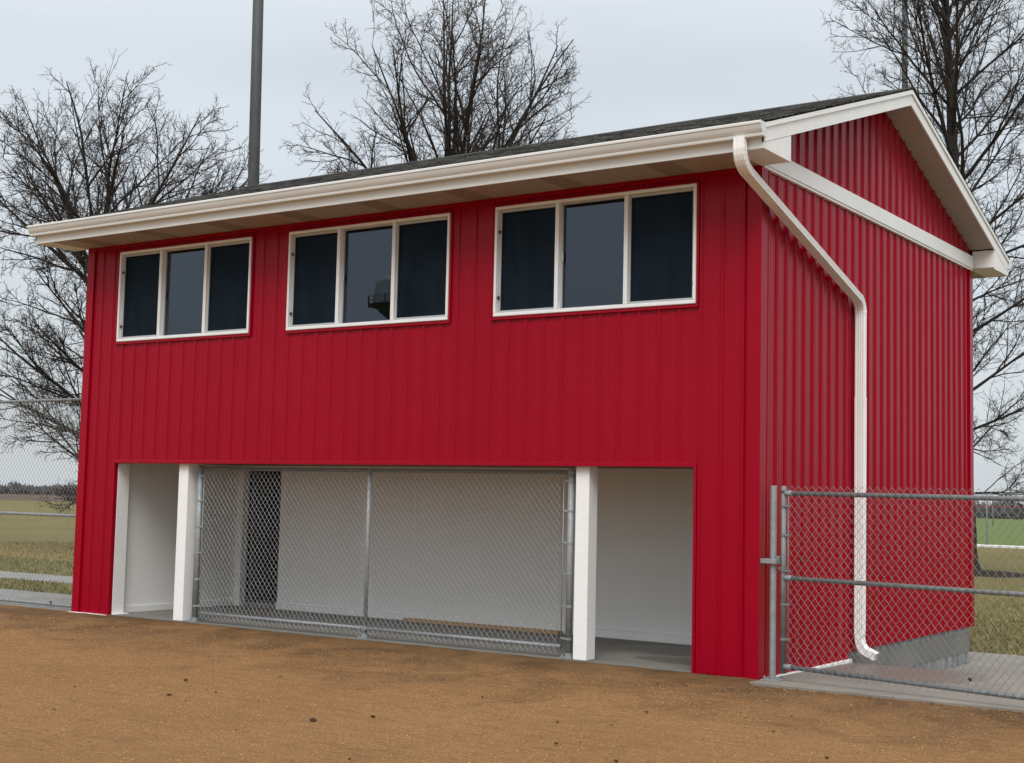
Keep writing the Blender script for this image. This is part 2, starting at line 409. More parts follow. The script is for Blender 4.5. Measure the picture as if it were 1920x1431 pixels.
def blade_mat(name, cols):
    G = bpy.data.materials.new(name); G.use_nodes = True; nt = G.node_tree; P = nt.nodes['Principled BSDF']
    P.inputs['Roughness'].default_value = 0.8; P.inputs['Specular IOR Level'].default_value = 0.2
    g = N(nt, 'ShaderNodeNewGeometry'); r = N(nt, 'ShaderNodeValToRGB')
    el = r.color_ramp.elements
    el[0].color = (*cols[0], 1); el[1].color = (*cols[-1], 1)
    for i_, c_ in enumerate(cols[1:-1]):
        q = el.new((i_+1)/(len(cols)-1)); q.color = (*c_, 1)
    nt.links.new(g.outputs['Random Per Island'], r.inputs[0]); nt.links.new(r.outputs[0], P.inputs['Base Color'])
    return G
M['blades'] = blade_mat('grass_blades', [(0.30, 0.235, 0.10), (0.24, 0.19, 0.08), (0.17, 0.155, 0.055), (0.115, 0.125, 0.04)])
M['grain'] = blade_mat('grain_tint', [(0.62, 0.40, 0.20), (0.48, 0.265, 0.112), (0.36, 0.185, 0.073), (0.20, 0.10, 0.042)])

# ------------------------------------------------------------------ ground
def sst(a, b, x):
    return min(1.0, max(0.0, (x-a)/(b-a)))
def gz(y):                                   # lawn level: falls behind the dugout
    return -0.055 - 0.37*sst(2.35, 5.44, y)
def gl(y):                                   # gentler fall on the lawn left of the building
    return -0.055 - 0.37*sst(2.35, 32, y)
def gxy(x, y):
    t = sst(-9.9, -3.0, x); return gl(y)*(1-t)+gz(y)*t

g = MB()
ys = [-900, -60, 0.0, 2.35, 3.4, 4.4, 5.44, 9, 20, 32, 60, 200, 900, 2500]
xs = [-2500, -700, -150, -40, -20, -9.9, -6.5, -3, 0, 10, 40, 150, 700, 2500]
for y in ys:
    for x in xs: g.v.append((x, y, gxy(x, y)))
for j in range(len(ys)-1):
    for i in range(len(xs)-1):
        a = j*len(xs)+i; g.f.append((a, a+1, a+len(xs)+1, a+len(xs)))
tag(g.build('ground', M['grass']), 'winter lawn of brown and green grass behind the building', kind='structure')

# infield dirt: fine undulating sheet in front of the building
nrng = np.random.default_rng(3)
def fbm(x, y, seed, octs=4, s=1.0):
    r_ = np.random.default_rng(seed); z = np.zeros_like(x)
    for o_ in range(octs):
        for _ in range(3):
            a_ = r_.uniform(0, 2*np.pi); k_ = s*2**o_*r_.uniform(0.7, 1.4); ph = r_.uniform(0, 6.28)
            z += np.sin((x*np.cos(a_)+y*np.sin(a_))*k_+ph)/2**o_
    return z/6
def dirt_h(x, y):
    return 0.011*fbm(x, y, 11, 5, 1.7) + 0.004*fbm(x, y, 5, 4, 16.0)
gx = np.concatenate([np.linspace(-60, -15, 16)[:-1], np.linspace(-15, 7, 380), np.linspace(7, 60, 16)[1:]])
gy = np.concatenate([np.linspace(-60, -9, 14)[:-1], np.linspace(-9, 0.30, 180)])
X, Y = np.meshgrid(gx, gy)
edge = np.clip((Y+0.6)/0.6, 0, 1)                  # settles flat against the slabs
Zd = -0.006 + dirt_h(X, Y)*(1-0.45*edge) + 0.027*edge*(X < 0.05) - 0.045*np.clip((Y-0.01)/0.08, 0, 1)*(X < 0.05) - 0.004*edge*(X >= 0.05) + 0.004*fbm(X, Y, 77, 3, 40.0)
V = np.stack([X, Y, Zd], -1).reshape(-1, 3)
nx = len(gx); idx = np.arange(len(gx)*len(gy)).reshape(len(gy), nx)
F = np.stack([idx[:-1,:-1], idx[:-1,1:], idx[1:,1:], idx[1:,:-1]], -1).reshape(-1, 4)
tag(np_mesh('infield_dirt', V, F, M['dirt'], smooth=True), 'orange brown raked dirt infield', kind='structure')

def strip(name, mtl, pts, z, label, thick=0.03):
    b = MB(); n = len(pts)
    b.v += [(x, y, z(y)) for x, y in pts] + [(x, y, z(y)-thick) for x, y in pts]
    b.f.append(tuple(range(n)))
    for i in range(n):
        j = (i+1) % n; b.f.append((j, i, n+i, n+j))
    return tag(b.build(name, mtl), label, kind='structure')
# lawn bands and paths to the left of the building
strip('footpath', M['path'], [(-60, 0.75), (-9.95, 0.95), (-9.95, 2.30), (-60, 2.30)], lambda y: gl(y)+0.020, 'grey concrete footpath along the back of the tall fence')
strip('verge', M['lush'], [(-60, 2.31), (-9.95, 2.31), (-9.95, 4.25), (-60, 4.20)], lambda y: gl(y)+0.006, 'green verge between the two footpaths')
strip('footpath', M['path'], [(-60, 4.25), (-9.95, 4.30), (-9.95, 5.75), (-60, 5.70)], lambda y: gl(y)+0.020, 'far grey footpath crossing the lawn')
strip('verge', M['lush'], [(-70, 5.75), (-9.9, 5.80), (-9.9, 10.4), (-70, 9.9)], lambda y: gl(y)+0.006, 'green lawn strip beyond the far path', 0.004)
strip('lawn', M['straw'], [(-80, 9.92), (-9.9, 10.42), (-12, 17.0), (-80, 16.2)], lambda y: gl(y)+0.006, 'band of straw coloured dormant grass', 0.004)
strip('ploughed_field', M['soil'], [(-900, 95), (-110, 125), (-130, 900), (-900, 900)], lambda y: -0.40, 'bare brown ploughed field beyond the lawn', 0.01)
strip('sports_field', M['turf'], [(-60, 70.5), (60, 62.5), (300, 330), (-260, 330)], lambda y: -0.39, 'green grass sports field beyond the white kerb', 0.01)
strip('kerb', M['kerb'], [(-60, 68.2), (60, 58.2), (60, 60.2), (-60, 70.2)], lambda y: -0.33, 'white concrete mowing kerb at the edge of the sports field', 0.1)

# concrete walk to the right of the building: slabs with open joints
def wz(y):
    return 0.020 - 0.04*sst(-0.25, 2.35, y) - 0.37*sst(2.35, 5.44, y)
walk = MB()
wy = [-0.24, 2.35, 5.44, 8.25]
for j in range(3):
    y0, y1 = wy[j], wy[j+1]
    walk.quad((-0.02 if j else 0.02, y0+0.02, wz(y0)-0.025), (6.8, y0+0.02, wz(y0)-0.025), (6.8, y1-0.02, wz(y1)-0.025), (-0.02, y1-0.02, wz(y1)-0.025))
walk = tag(walk.build('pavement', M['path']), 'concrete walk beside the building', kind='structure')
def slab(x0, x1, y0, y1, nm='concrete_slab'):
    b = MB(); c = 0.006; gpp = 0.004
    x0 += gpp; x1 -= gpp; y0 += gpp; y1 -= gpp
    n = 0
    top = [(x0+c, y0+c), (x1-c, y0+c), (x1-c, y1-c), (x0+c, y1-c)]; mid_ = [(x0, y0), (x1, y0), (x1, y1), (x0, y1)]
    b.v += [(x, y, wz(y)) for x, y in top] + [(x, y, wz(y)-c) for x, y in mid_] + [(x, y, wz(y)-0.12) for x, y in mid_]
    b.f.append((0, 1, 2, 3))
    for k_ in (0, 4):
        for i in range(4):
            j = (i+1) % 4; b.f.append((k_+j, k_+i, k_+4+i, k_+4+j))
    return b.build(nm, M['walk'], walk)
cx_ = [0.0, 1.38, 2.85, 4.35, 5.9]
for i in range(4):
    slab(cx_[i] if i else 0.03, cx_[i+1], -0.24, 0.62)
    slab(cx_[i] if i else 0.03, cx_[i+1], 0.62, 2.35)
    slab(cx_[i], cx_[i+1], 2.35, 3.9); slab(cx_[i], cx_[i+1], 3.9, 5.44)
    slab(cx_[i], cx_[i+1], 5.44, 6.85); slab(cx_[i]-(1.6 if i == 0 else 0), cx_[i+1], 6.85, 8.2)

# ------------------------------------------------------------------ the building
L, W, H = 9.80, 6.82, 4.90
RY, RZ = 3.42, 6.47                      # ridge
SL = (RZ-5.115)/(RY+0.66)
def roof_z(y): return RZ - SL*abs(y-RY)
OV = 0.33                                # rake overhang
FY = -0.66                               # front fascia plane
BY = 2*RY-FY
bld = tag(empty('sports_building'), 'two storey red ribbed steel press box above an open white dugout', 'building')

PITCH = 0.2286
PU = np.array([0, 0.009, 0.024, 0.0700, 0.0760, 0.0840, 0.0900, 0.1386, 0.1446, 0.1526, 0.1586, 0.2046, 0.2196, PITCH])
PH = np.array([0.021, 0.021, 0, 0, 0.0022, 0.0022, 0, 0, 0.0022, 0.0022, 0, 0, 0.021, 0.021])
def sheet(name, u0, u1, phase, zlo, zhi, holes, mp_, parent, material=None):
    us = {u0, u1}
    k0 = math.floor((u0-phase)/PITCH)-1
    for k_ in range(k0, k0+int((u1-u0)/PITCH)+4):
        for pu in PU[:-1]:
            u = phase+k_*PITCH+pu
            if u0 < u < u1: us.add(u)
    for (a, b_, c, d) in holes:
        for u in (a, b_):
            if u0 < u < u1: us.add(u)
    us = sorted(us); b = MB()
    hh = lambda u: float(np.interp((u-phase) % PITCH, PU, PH))
    for a, c in zip(us[:-1], us[1:]):
        if c-a < 1e-5: continue
        mid_ = (a+c)/2
        spans = [(zlo(mid_), None)]
        cuts = sorted((h[2], h[3]) for h in holes if h[0] <= mid_ <= h[1])
        lo = zlo(mid_); segs = []
        for h0, h1 in cuts:
            if h0 > lo: segs.append((lo, h0))
            lo = max(lo, h1)
        segs.append((lo, None))
        for s0, s1 in segs:
            ta, tb = (zhi(a), zhi(c)) if s1 is None else (s1, s1)
            if max(ta, tb) <= s0+1e-4: continue
            ta = max(ta, s0); tb = max(tb, s0)
            b.quad(mp_(a, hh(a), s0), mp_(c, hh(c), s0), mp_(c, hh(c), tb), mp_(a, hh(a), ta))
    if b.f: return b.build(name, material or M['red'], parent)

WX = [-9.167, -6.117, -3.082]; WW = 2.421; WZ0, WZ1 = 3.587, 4.782
OX0, OX1, OZ = -9.10, -0.66, 2.0
holes = [(x+0.01, x+WW-0.01, WZ0+0.01, WZ1-0.01) for x in WX] + [(OX0, OX1, -1, OZ)]
front = lambda u, h, z: (u, -h, z)
ph = -0.158-0.0
k = 0
u = -0.012
cuts_u = [-L+0.006]
t_ = -0.272
while t_ > -L+0.05:
    cuts_u.append(t_); t_ -= 4*PITCH
cuts_u.append(-0.006); cuts_u.sort()
for a, b_ in zip(cuts_u[:-1], cuts_u[1:]):
    win = [h for h in holes[:3] if h[0] <= a and b_ <= h[1]]
    if win:
        sheet('wall_panel', a, b_, ph, lambda u: WZ1-0.01, lambda u: H, [], front, bld)
        sheet('wall_panel', a, b_, ph, lambda u: OZ, lambda u: WZ0+0.01, [], front, bld)
    else:
        sheet('wall_panel', a, b_, ph, lambda u: 0.004, lambda u: H, holes, front, bld)
# side (right), lower and gable sheets
right = lambda u, h, z: (h, u, z)
phs = 0.17
zl = lambda y: 0.012 if y < 2.35 else 0.085
cuts_y = [0.006] + [phs+0.114+4*PITCH*i for i in range(8) if phs+0.114+4*PITCH*i < W-0.02] + [W-0.004]
if 2.35 not in cuts_y: cuts_y = sorted(cuts_y+[2.35])
for a, b_ in zip(cuts_y[:-1], cuts_y[1:]):
    sheet('wall_panel', a, b_, phs, (lambda u, A=a: 0.012 if A < 2.3 else 0.085), lambda u: 4.93, [], right, bld)
    sheet('gable_panel', a, b_, phs+0.06, lambda u: 5.03, lambda u: roof_z(u)-0.13, [], right, bld)
left = lambda u, h, z: (-L-h, u, z)
for a, b_ in zip(cuts_y[:-1], cuts_y[1:]):
    sheet('wall_panel', a, b_, phs, lambda u: 0.012, lambda u: roof_z(u)-0.13, [], left, bld)
back = lambda u, h, z: (u, W+h, z)
for a, b_ in zip(cuts_u[:-1], cuts_u[1:]):
    sheet('wall_panel', a, b_, ph, lambda u: 0.085, lambda u: H, [], back, bld)

# corner trims, in two lapped lengths
def corner_trim(x, sx, y, sy, z0, z1, g=0.0):
    b = MB(); w = 0.105; t = 0.031+g
    pr = [(x+sx*t, y+sy*t), (x-sx*w, y+sy*t), (x-sx*w, y+sy*0.003), (x+sx*0.003, y+sy*0.003), (x+sx*0.003, y-sy*w), (x+sx*t, y-sy*w)]
    b.extrude(pr, lambda p, q: (p, q, z0), lambda p, q: (p, q, z1))
    return b.build('corner_trim', M['red_trim'], bld)
corner_trim(0, 1, 0, -1, 0.002, 3.06); corner_trim(0, 1, 0, -1, 3.03, 4.885, 0.0015)
corner_trim(-L, -1, 0, -1, 0.002, 4.885)
corner_trim(0, 1, W, 1, 0.08, 4.885); corner_trim(-L, -1, W, 1, 0.08, 4.885)
# opening trims
b = MB(); b.bbox(OX0-0.03, OX1+0.03, -0.034, 0.04, OZ-0.012, OZ+0.028, 0.004); b.build('header_trim', M['red_trim'], bld)
b = MB(); b.bbox(OX0-0.028, OX0+0.003, -0.033, 0.03, 0.003, OZ-0.014, 0.003); b.build('jamb_trim', M['red_trim'], bld)
b = MB(); b.bbox(OX1-0.003, OX1+0.028, -0.033, 0.03, 0.003, OZ-0.014, 0.003); b.build('jamb_trim', M['red_trim'], bld)
# eave trim under soffit
b = MB(); b.bbox(-L+0.08, -0.08, -0.034, 0.0, 4.845, 4.886, 0.003); b.build('eave_trim', M['red_trim'], bld)
# white closure strips at the foot of the sheets
b = MB(); b.bbox(-L-0.06, OX0+0.005, -0.075, 0.03, -0.02, 0.020, 0.004); b.build('base_strip', M['trim'], bld)
b = MB(); b.bbox(0.001, 0.04, 0.02, 2.35, -0.03, 0.016, 0.004); b.build('base_strip', M['trim'], bld)
# screw heads in rows (too small to pick apart)
b = MB()
def screw(x, y, z, n):
    r_ = 0.0085; h_ = 0.007
    nn = len(b.v)
    for i in range(6):
        a = i*math.pi/3
        if n == 'y': b.v.append((x+r_*math.cos(a), y, z+r_*math.sin(a)))
        else: b.v.append((x, y+r_*math.cos(a), z+r_*math.sin(a)))
    b.v.append((x, y-h_, z) if n == 'y' else (x+h_, y, z))
    for i in range(6): b.f.append((nn+i, nn+(i+1) % 6, nn+6))
for i in range(43):
    x = ph+0.05-i*PITCH
    for z in (2.075, 2.75, 3.52, 4.2, 0.85, 0.12):
        if x < -L+0.1: continue
        if any(h[0]-0.03 < x < h[1]+0.03 and h[2]-0.03 < z < h[3]+0.03 for h in holes): continue
        screw(x, -0.001, z, 'y')
for i in range(30):
    y = phs+0.05+i*PITCH
    for z in (0.25, 1.0, 1.9, 2.75, 3.6, 4.4, 5.1):
        if y < W-0.1: screw(0.001, y, z, 'x')
tag(b.build('screw_heads', M['red_trim'], bld), kind='stuff')
b = MB()
pts = [(0.012, 1.04+0.028*math.cos(a), 1.11+0.028*math.sin(a)) for a in np.linspace(0, 2*math.pi, 14, endpoint=False)]
b.poly(pts); b.build('knockout_disc', M['brown_disc'], bld)

# windows
def window(x0):
    w = bpy.data.objects.new('window', None); col.objects.link(w); w.parent = bld
    x1 = x0+WW; z0, z1 = WZ0, WZ1; fw = 0.031
    f = MB()
    yf, yb = -0.046, 0.05
    f.bbox(x0, x1, yf, yb, z1-fw, z1); f.bbox(x0, x1, yf, yb, z0, z0+fw+0.006)
    f.bbox(x0, x0+fw, yf, yb, z0+fw+0.006, z1-fw); f.bbox(x1-fw, x1, yf, yb, z0+fw+0.006, z1-fw)
    f.build('frame', M['vinyl'], w)
    m1, m2 = x0+0.795, x0+WW-0.795
    for mm in (m1, m2):
        f = MB(); f.bbox(mm-0.023, mm+0.023, yf+0.004, yb, z0+fw+0.0065, z1-fw-0.0005); f.bbox(mm-0.004, mm+0.004, yf-0.002, yf+0.01, z0+fw+0.008, z1-fw-0.002, 0.001); f.build('mullion', M['vinyl'], w)
    # red channel around
    f = MB(); t = 0.026
    f.bbox(x0-t, x1+t, -0.033, 0.0, z0-t-0.01, z0-0.001, 0.004); f.bbox(x0-t, x1+t, -0.033, 0.0, z1+0.001, z1+t, 0.004)
    f.bbox(x0-t, x0-0.001, -0.032, 0.0, z0, z1, 0.004); f.bbox(x1+0.001, x1+t, -0.032, 0.0, z0, z1, 0.004)
    f.build('window_trim', M['red_trim'], w)
    spans = [(x0+fw, m1-0.023), (m1+0.023, m2-0.023), (m2+0.023, x1-fw)]
    zb, zt = z0+fw+0.006, z1-fw
    for i, (a, b_) in enumerate(spans):
        side = i != 1
        s_ = MB(); sw = 0.030 if side else 0.016; ys0, ys1 = (0.002, 0.03) if side else (0.018, 0.048)
        s_.bbox(a+0.001, b_-0.001, ys0, ys1, zt-sw, zt-0.001, 0.003); s_.bbox(a+0.001, b_-0.001, ys0, ys1, zb+0.001, zb+sw, 0.003)
        if i != 2: s_.bbox(a+0.001, a+sw, ys0, ys1, zb+sw, zt-sw, 0.003)
        if i != 0: s_.bbox(b_-sw, b_-0.001, ys0, ys1, zb+sw, zt-sw, 0.003)
        if i == 0: s_.bbox(b_-0.014, b_-0.001, ys0, ys1, zb+sw, zt-sw, 0.003)
        if i == 2: s_.bbox(a+0.001, a+0.014, ys0, ys1, zb+sw, zt-sw, 0.003)
        s_.build('sash', M['sash'], w)
        gl = MB(); gy_ = 0.036
        gl.box(a+0.01, b_-0.01, gy_, gy_+0.005, zb+0.012, zt-0.012); gl.build('pane', M['glass'], w)
        if side:
            sc = MB(); sc.box(a+0.014, b_-0.014, 0.010, 0.0115, zb+0.02, zt-0.02); sc.build('insect_screen', M['screen'], w)
            lx = a+0.018 if i == 0 else b_-0.018
            for lz in (zb+0.17, zt-0.24):
                l_ = MB(); l_.bbox(lx-0.016, lx+0.016, -0.022, -0.008, lz-0.016, lz+0.016, 0.004); l_.build('latch', M['black'], w)
        else:
            l_ = MB(); l_.bbox(a+0.010, a+0.032, 0.006, 0.022, (zb+zt)/2-0.06, (zb+zt)/2+0.04, 0.004); l_.build('latch', M['sash'], w)
    return w
for x in WX: window(x)

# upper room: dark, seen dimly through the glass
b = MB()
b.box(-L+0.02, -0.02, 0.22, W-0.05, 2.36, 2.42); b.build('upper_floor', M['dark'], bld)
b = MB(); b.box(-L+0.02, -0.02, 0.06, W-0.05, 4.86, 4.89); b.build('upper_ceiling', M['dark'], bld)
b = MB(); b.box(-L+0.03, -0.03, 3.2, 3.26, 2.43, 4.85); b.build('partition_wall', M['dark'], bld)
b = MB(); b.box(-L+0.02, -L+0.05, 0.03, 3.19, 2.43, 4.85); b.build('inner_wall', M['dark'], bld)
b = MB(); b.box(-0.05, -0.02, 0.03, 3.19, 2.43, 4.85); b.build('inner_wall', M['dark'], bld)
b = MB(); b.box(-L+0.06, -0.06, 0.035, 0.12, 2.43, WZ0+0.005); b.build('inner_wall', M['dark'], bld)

# dugout interior
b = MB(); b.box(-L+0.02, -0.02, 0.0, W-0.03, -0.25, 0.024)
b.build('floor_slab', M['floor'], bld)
b = MB(); b.box(-9.19, -0.27, 0.201, 2.28, 2.03, 2.08); b.build('dugout_ceiling', mat('ceiling_board', (0.20, 0.15, 0.10), 0.8, var=(0.14, 0.105, 0.07), vscale=3, stretch=(1,8,1)), bld)
b = MB(); b.box(-L+0.02, -0.02, 0.045, 0.2, 2.005, 2.026); b.build('header_soffit', M['white'], bld)
for x0, x1 in ((-8.32, -5.9), (-5.9, -3.46), (-3.46, -1.02), (-1.02, -0.28)):
    b = MB(); b.box(x0+0.0008, x1-0.0008, 2.28, 2.40, 0.125, 2.10); b.build('wall_board', M['inwall'], bld)
b = MB(); b.bbox(-8.32, -0.28, 2.255, 2.40, 0.0245, 0.123, 0.004); b.build('baseboard', M['white'], bld)
b = MB(); b.box(-9.30, -9.19, 0.23, 2.45, 0.0245, 2.10); b.build('dugout_wall', M['inwall'], bld)
b = MB(); b.bbox(-9.188, -9.17, 0.235, 2.27, 0.0246, 0.11, 0.003); b.build('baseboard', M['white'], bld)
b = MB(); b.box(-0.27, -0.15, 0.23, 2.45, 0.0245, 2.10); b.build('dugout_wall', M['inwall'], bld)
b = MB(); b.bbox(-9.187, -9.06, 2.28, 2.40, 0.0247, 2.03, 0.004); b.build('door_jamb', M['inwall'], bld)
b = MB(); b.box(-9.0595, -8.3205, 2.29, 2.40, 1.96, 2.10); b.build('door_head', M['inwall'], bld)
b = MB(); b.bbox(-9.02, -8.98, 2.42, 3.16, 0.04, 1.95, 0.003); dr = b.build('door', mat('door_paint', (0.10, 0.11, 0.12), 0.5, var=(0.08, 0.09, 0.10), vscale=3), bld)
b = MB(); b.tube([(-8.98, 3.08, 1.0), (-8.92, 3.08, 1.0)], 0.025, 8); b.build('door_handle', M['galv'], dr)
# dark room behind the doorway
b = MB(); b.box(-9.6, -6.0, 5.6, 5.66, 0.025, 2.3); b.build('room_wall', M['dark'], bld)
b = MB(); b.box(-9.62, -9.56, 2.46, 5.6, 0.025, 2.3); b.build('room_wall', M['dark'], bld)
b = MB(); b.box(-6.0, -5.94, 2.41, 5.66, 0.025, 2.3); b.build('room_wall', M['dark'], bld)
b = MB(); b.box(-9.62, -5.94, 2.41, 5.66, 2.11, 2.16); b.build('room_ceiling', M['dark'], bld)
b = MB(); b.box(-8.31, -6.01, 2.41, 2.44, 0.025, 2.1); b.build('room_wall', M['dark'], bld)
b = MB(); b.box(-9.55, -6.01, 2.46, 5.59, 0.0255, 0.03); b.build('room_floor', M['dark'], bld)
# white returns of the opening and support posts
b = MB(); b.bbox(-L+0.03, OX0+0.004, 0.032, 0.225, 0.02, OZ-0.013, 0.004); b.build('opening_return', M['white'], bld)
b = MB(); b.bbox(OX1-0.004, -0.03, 0.032, 0.225, 0.02, OZ-0.013, 0.004); b.build('opening_return', M['white'], bld)
b = MB(); b.bbox(-9.16, -9.03, 0.0305, 0.26, 0.018, 0.034, 0.004); b.build('base_strip', M['trim'], bld)
for x0, x1 in ((-7.955, -7.785), (-2.045, -1.885)):
    b = MB(); b.bbox(x0, x1, 0.042, 0.215, 0.026, OZ+0.004, 0.005); b.build('support_post', M['white'], bld)
    b = MB(); b.box(x0+0.003, x1-0.003, 0.045, 0.212, 0.0246, 0.027); b.build('post_base', M['black'], bld)

# foundation
b = MB(); b.bbox(-L+0.02, -0.025, 2.36, W-0.03, -0.7, 0.085, 0.006); b.build('foundation', M['found'], bld)

# soffit panels, front and back eave
def soffit_panel_mesh(vented):
    b = MB(); y0, y1 = FY+0.02, -0.001; w = 0.305
    if not vented:
        pr = [(0.002, 0), (0.146, 0), (0.150, 0.006), (0.155, 0.006), (0.159, 0), (0.303, 0)]
    else:
        pr = [(0.002, 0)]
        for i in range(6):
            x = 0.02+i*0.045; pr += [(x, 0), (x+0.004, 0.008), (x+0.018, 0.008), (x+0.022, 0)]
        pr += [(0.303, 0)]
    pr = pr + [(0.303, 0.016), (0.002, 0.016)]
    b.extrude(pr, lambda p, q: (p, y0, 4.888+q), lambda p, q: (p, y1, 4.888+q))
    return b.mesh('soffit_panel', M['vent'] if vented else M['soffit'])
sp, sv = soffit_panel_mesh(False), soffit_panel_mesh(True)
nso = int((L+2*OV)/0.305)
for i in range(nso+1):
    x = -L-OV+0.012+i*0.305
    if x+0.303 > OV-0.01: break
    obj_from(sv if i % 4 == 2 else sp, 'soffit_panel', bld, (x, 0, 0))
b = MB(); b.box(-L-OV+0.012+i*0.305, OV-0.012, FY+0.02, -0.001, 4.888, 4.904); b.build('soffit_panel', M['soffit'], bld)
b = MB(); b.box(-L-OV+0.012, OV-0.012, W+0.001, BY-0.02, 4.888, 4.904); b.build('soffit_panel', M['soffit'], bld)
b = MB(); b.box(-L-OV+0.012, OV-0.024, FY+0.02, -0.04, 4.9045, 4.915); b.build('soffit_backing', M['dark'], bld)
b = MB(); b.box(-L-OV+0.012, OV-0.024, W+0.04, BY-0.02, 4.9045, 4.915); b.build('soffit_backing', M['dark'], bld)
# fascia + gutters
b = MB(); b.bbox(-L-OV, OV, FY, FY+0.018, 4.872, 5.105, 0.003); b.build('fascia', M['almond'], bld)
b = MB(); b.bbox(-L-OV, OV, BY-0.018, BY, 4.872, 5.105, 0.003); b.build('fascia', M['almond'], bld)
def gutter(sign, y, x0, x1):
    pr = [(0.002, 0.128), (0.002, 0), (0.074, 0), (0.078, 0.012), (0.080, 0.028), (0.088, 0.036), (0.103, 0.058), (0.114, 0.082), (0.118, 0.100), (0.128, 0.104), (0.130, 0.122), (0.127, 0.130), (0.112, 0.130), (0.110, 0.112), (0.006, 0.112), (0.006, 0.128)]
    b = MB(); f_ = lambda X: (lambda p, q: (X, y+sign*p, 4.972+q))
    b.extrude(pr, f_(x0), f_(x1)); go = b.build('gutter', M['almond'], bld)
    for X in (x0, x1):
        e_ = MB(); d_ = 0.004 if X == x1 else -0.004
        e_.extrude([(p*1.02-0.001, (q-0.06)*1.02+0.06) for p, q in [(0.002, 0.13), (0.002, 0), (0.074, 0), (0.080, 0.028), (0.103, 0.058), (0.118, 0.1), (0.13, 0.104), (0.13, 0.13)]], f_(X), f_(X+d_))
        e_.build('end_cap', M['almond'], go)
    return go
gutter(-1, FY, -L-OV-0.02, OV+0.02); gutter(1, BY, -L-OV-0.02, OV+0.02)

# rake boards, gable soffits, returns
def rake(xo, sgn):
    for s_, (ya, yb) in enumerate(((FY, RY), (RY, BY))):
        b = MB(); dz = 0.175
        f0 = lambda y: roof_z(y)-0.012
        ya_, yb_ = ya, yb
        prof = [(ya_, f0(ya_)-dz), (yb_, f0(yb_)-dz), (yb_, f0(yb_)), (ya_, f0(ya_))]
        b.extrude(prof, lambda p, q: (xo-sgn*0.020, p, q), lambda p, q: (xo, p, q)); b.build('rake_board', M['trim'], bld)
        b = MB(); prof = [(ya_-(0.02 if s_ == 0 else 0), f0(ya_)-0.045), (yb_+(0.02 if s_ else 0), f0(yb_)-0.045), (yb_, f0(yb_)+0.004), (ya_, f0(ya_)+0.004)]
        b.extrude(prof, lambda p, q: (xo+sgn*0.001, p, q), lambda p, q: (xo+sgn*0.016, p, q)); b.build('drip_edge', M['trim'], bld)
        # soffit boards under the rake
        n_ = 22; ys_ = np.linspace(-0.02 if s_ == 0 else RY, RY if s_ == 0 else W+0.02, n_+1)
        lo, hi = sorted((xo-sgn*0.021, sgn*0.0+(0.0 if sgn > 0 else -L)))
        for i in range(n_):
            y0, y1 = ys_[i]+0.003, ys_[i+1]-0.003
            zz = lambda y: f0(y)-dz+0.012
            b = MB(); b.extrude([(y0, zz(y0)), (y0+0.004, zz(y0)-0.006), (y1-0.004, zz(y1)-0.006), (y1, zz(y1)), (y1, zz(y1)+0.012), (y0, zz(y0)+0.012)], lambda p, q: (lo, p, q), lambda p, q: (hi, p, q))
            b.build('soffit_board', M['soffit'], bld)
    # cornice returns
    for ya, yb in ((FY+0.001, -0.035), (W+0.035, BY-0.001)):
        b = MB(); f0 = lambda y: roof_z(y)-0.19
        prof = [(ya, 4.876), (yb, 4.876), (yb, max(f0(yb), 4.9)), (ya, max(f0(ya), 4.9))]
        x0_ = (0.026 if sgn > 0 else -L-0.026)
        b.extrude(prof, lambda p, q: (x0_, p, q), lambda p, q: (xo-sgn*0.003, p, q)); b.build('cornice_return', M['trim'], bld)
    b = MB(); x0_ = 0.0 if sgn > 0 else -L
    b.bbox(x0_+sgn*0.001, x0_+sgn*0.05, -0.0, W+0.004, 4.895, 5.065, 0.004); b.build('band_board', M['trim'], bld)
    b = MB(); b.bbox(x0_+sgn*0.001, x0_+sgn*0.040, 0.0, W+0.003, 4.868, 4.894, 0.003); b.build('band_drip', M['trim'], bld)
rake(OV, 1); rake(-L-OV, -1)

# roof deck and shingle courses
b = MB()
for s_ in (0, 1):
    ya, yb = (FY-0.02, RY) if s_ == 0 else (BY+0.02, RY)
    b.extrude([(ya, roof_z(ya)-0.012), (yb, roof_z(yb)-0.012), (yb, roof_z(yb)+0.004), (ya, roof_z(ya)+0.004)], lambda p, q: (-L-OV+0.002, p, q), lambda p, q: (OV-0.002, p, q))
b.build('roof_deck', M['shingle'], bld)
for s_ in (0, 1):
    vs, fs = [], []
    y_e = FY-0.035 if s_ == 0 else BY+0.035
    sg = 1 if s_ == 0 else -1
    nc = 31; step = (abs(RY-y_e))/nc
    for c in range(nc):
        y0 = y_e+sg*step*c; y1 = y0+sg*step*1.25
        x = -L-OV-0.015-rnd.uniform(0, 0.3)
        while x < OV+0.012:
            w = rnd.choice((0.13, 0.17, 0.21, 0.26)); x0 = max(x, -L-OV-0.018); x1 = min(x+w-0.003, OV+0.018); x += w
            if x1-x0 < 0.02: continue
            t = rnd.uniform(0.006, 0.014)
            base = len(vs)
            za, zb = RZ-SL*abs(y0-RY), RZ-SL*abs(y1-RY)
            if (y1-RY)*sg > 0: y1 = RY; zb = RZ
            vs += [(x0, y0, za+0.005), (x1, y0, za+0.005), (x1, y0, za+0.007+t), (x0, y0, za+0.007+t), (x1, y1, zb+0.006), (x0, y1, zb+0.006)]
            fs += [(base, base+1, base+2, base+3), (base+3, base+2, base+4, base+5)]
    np_o = np_mesh('shingles', vs, fs, M['shingle'], bld); tag(np_o, kind='stuff')
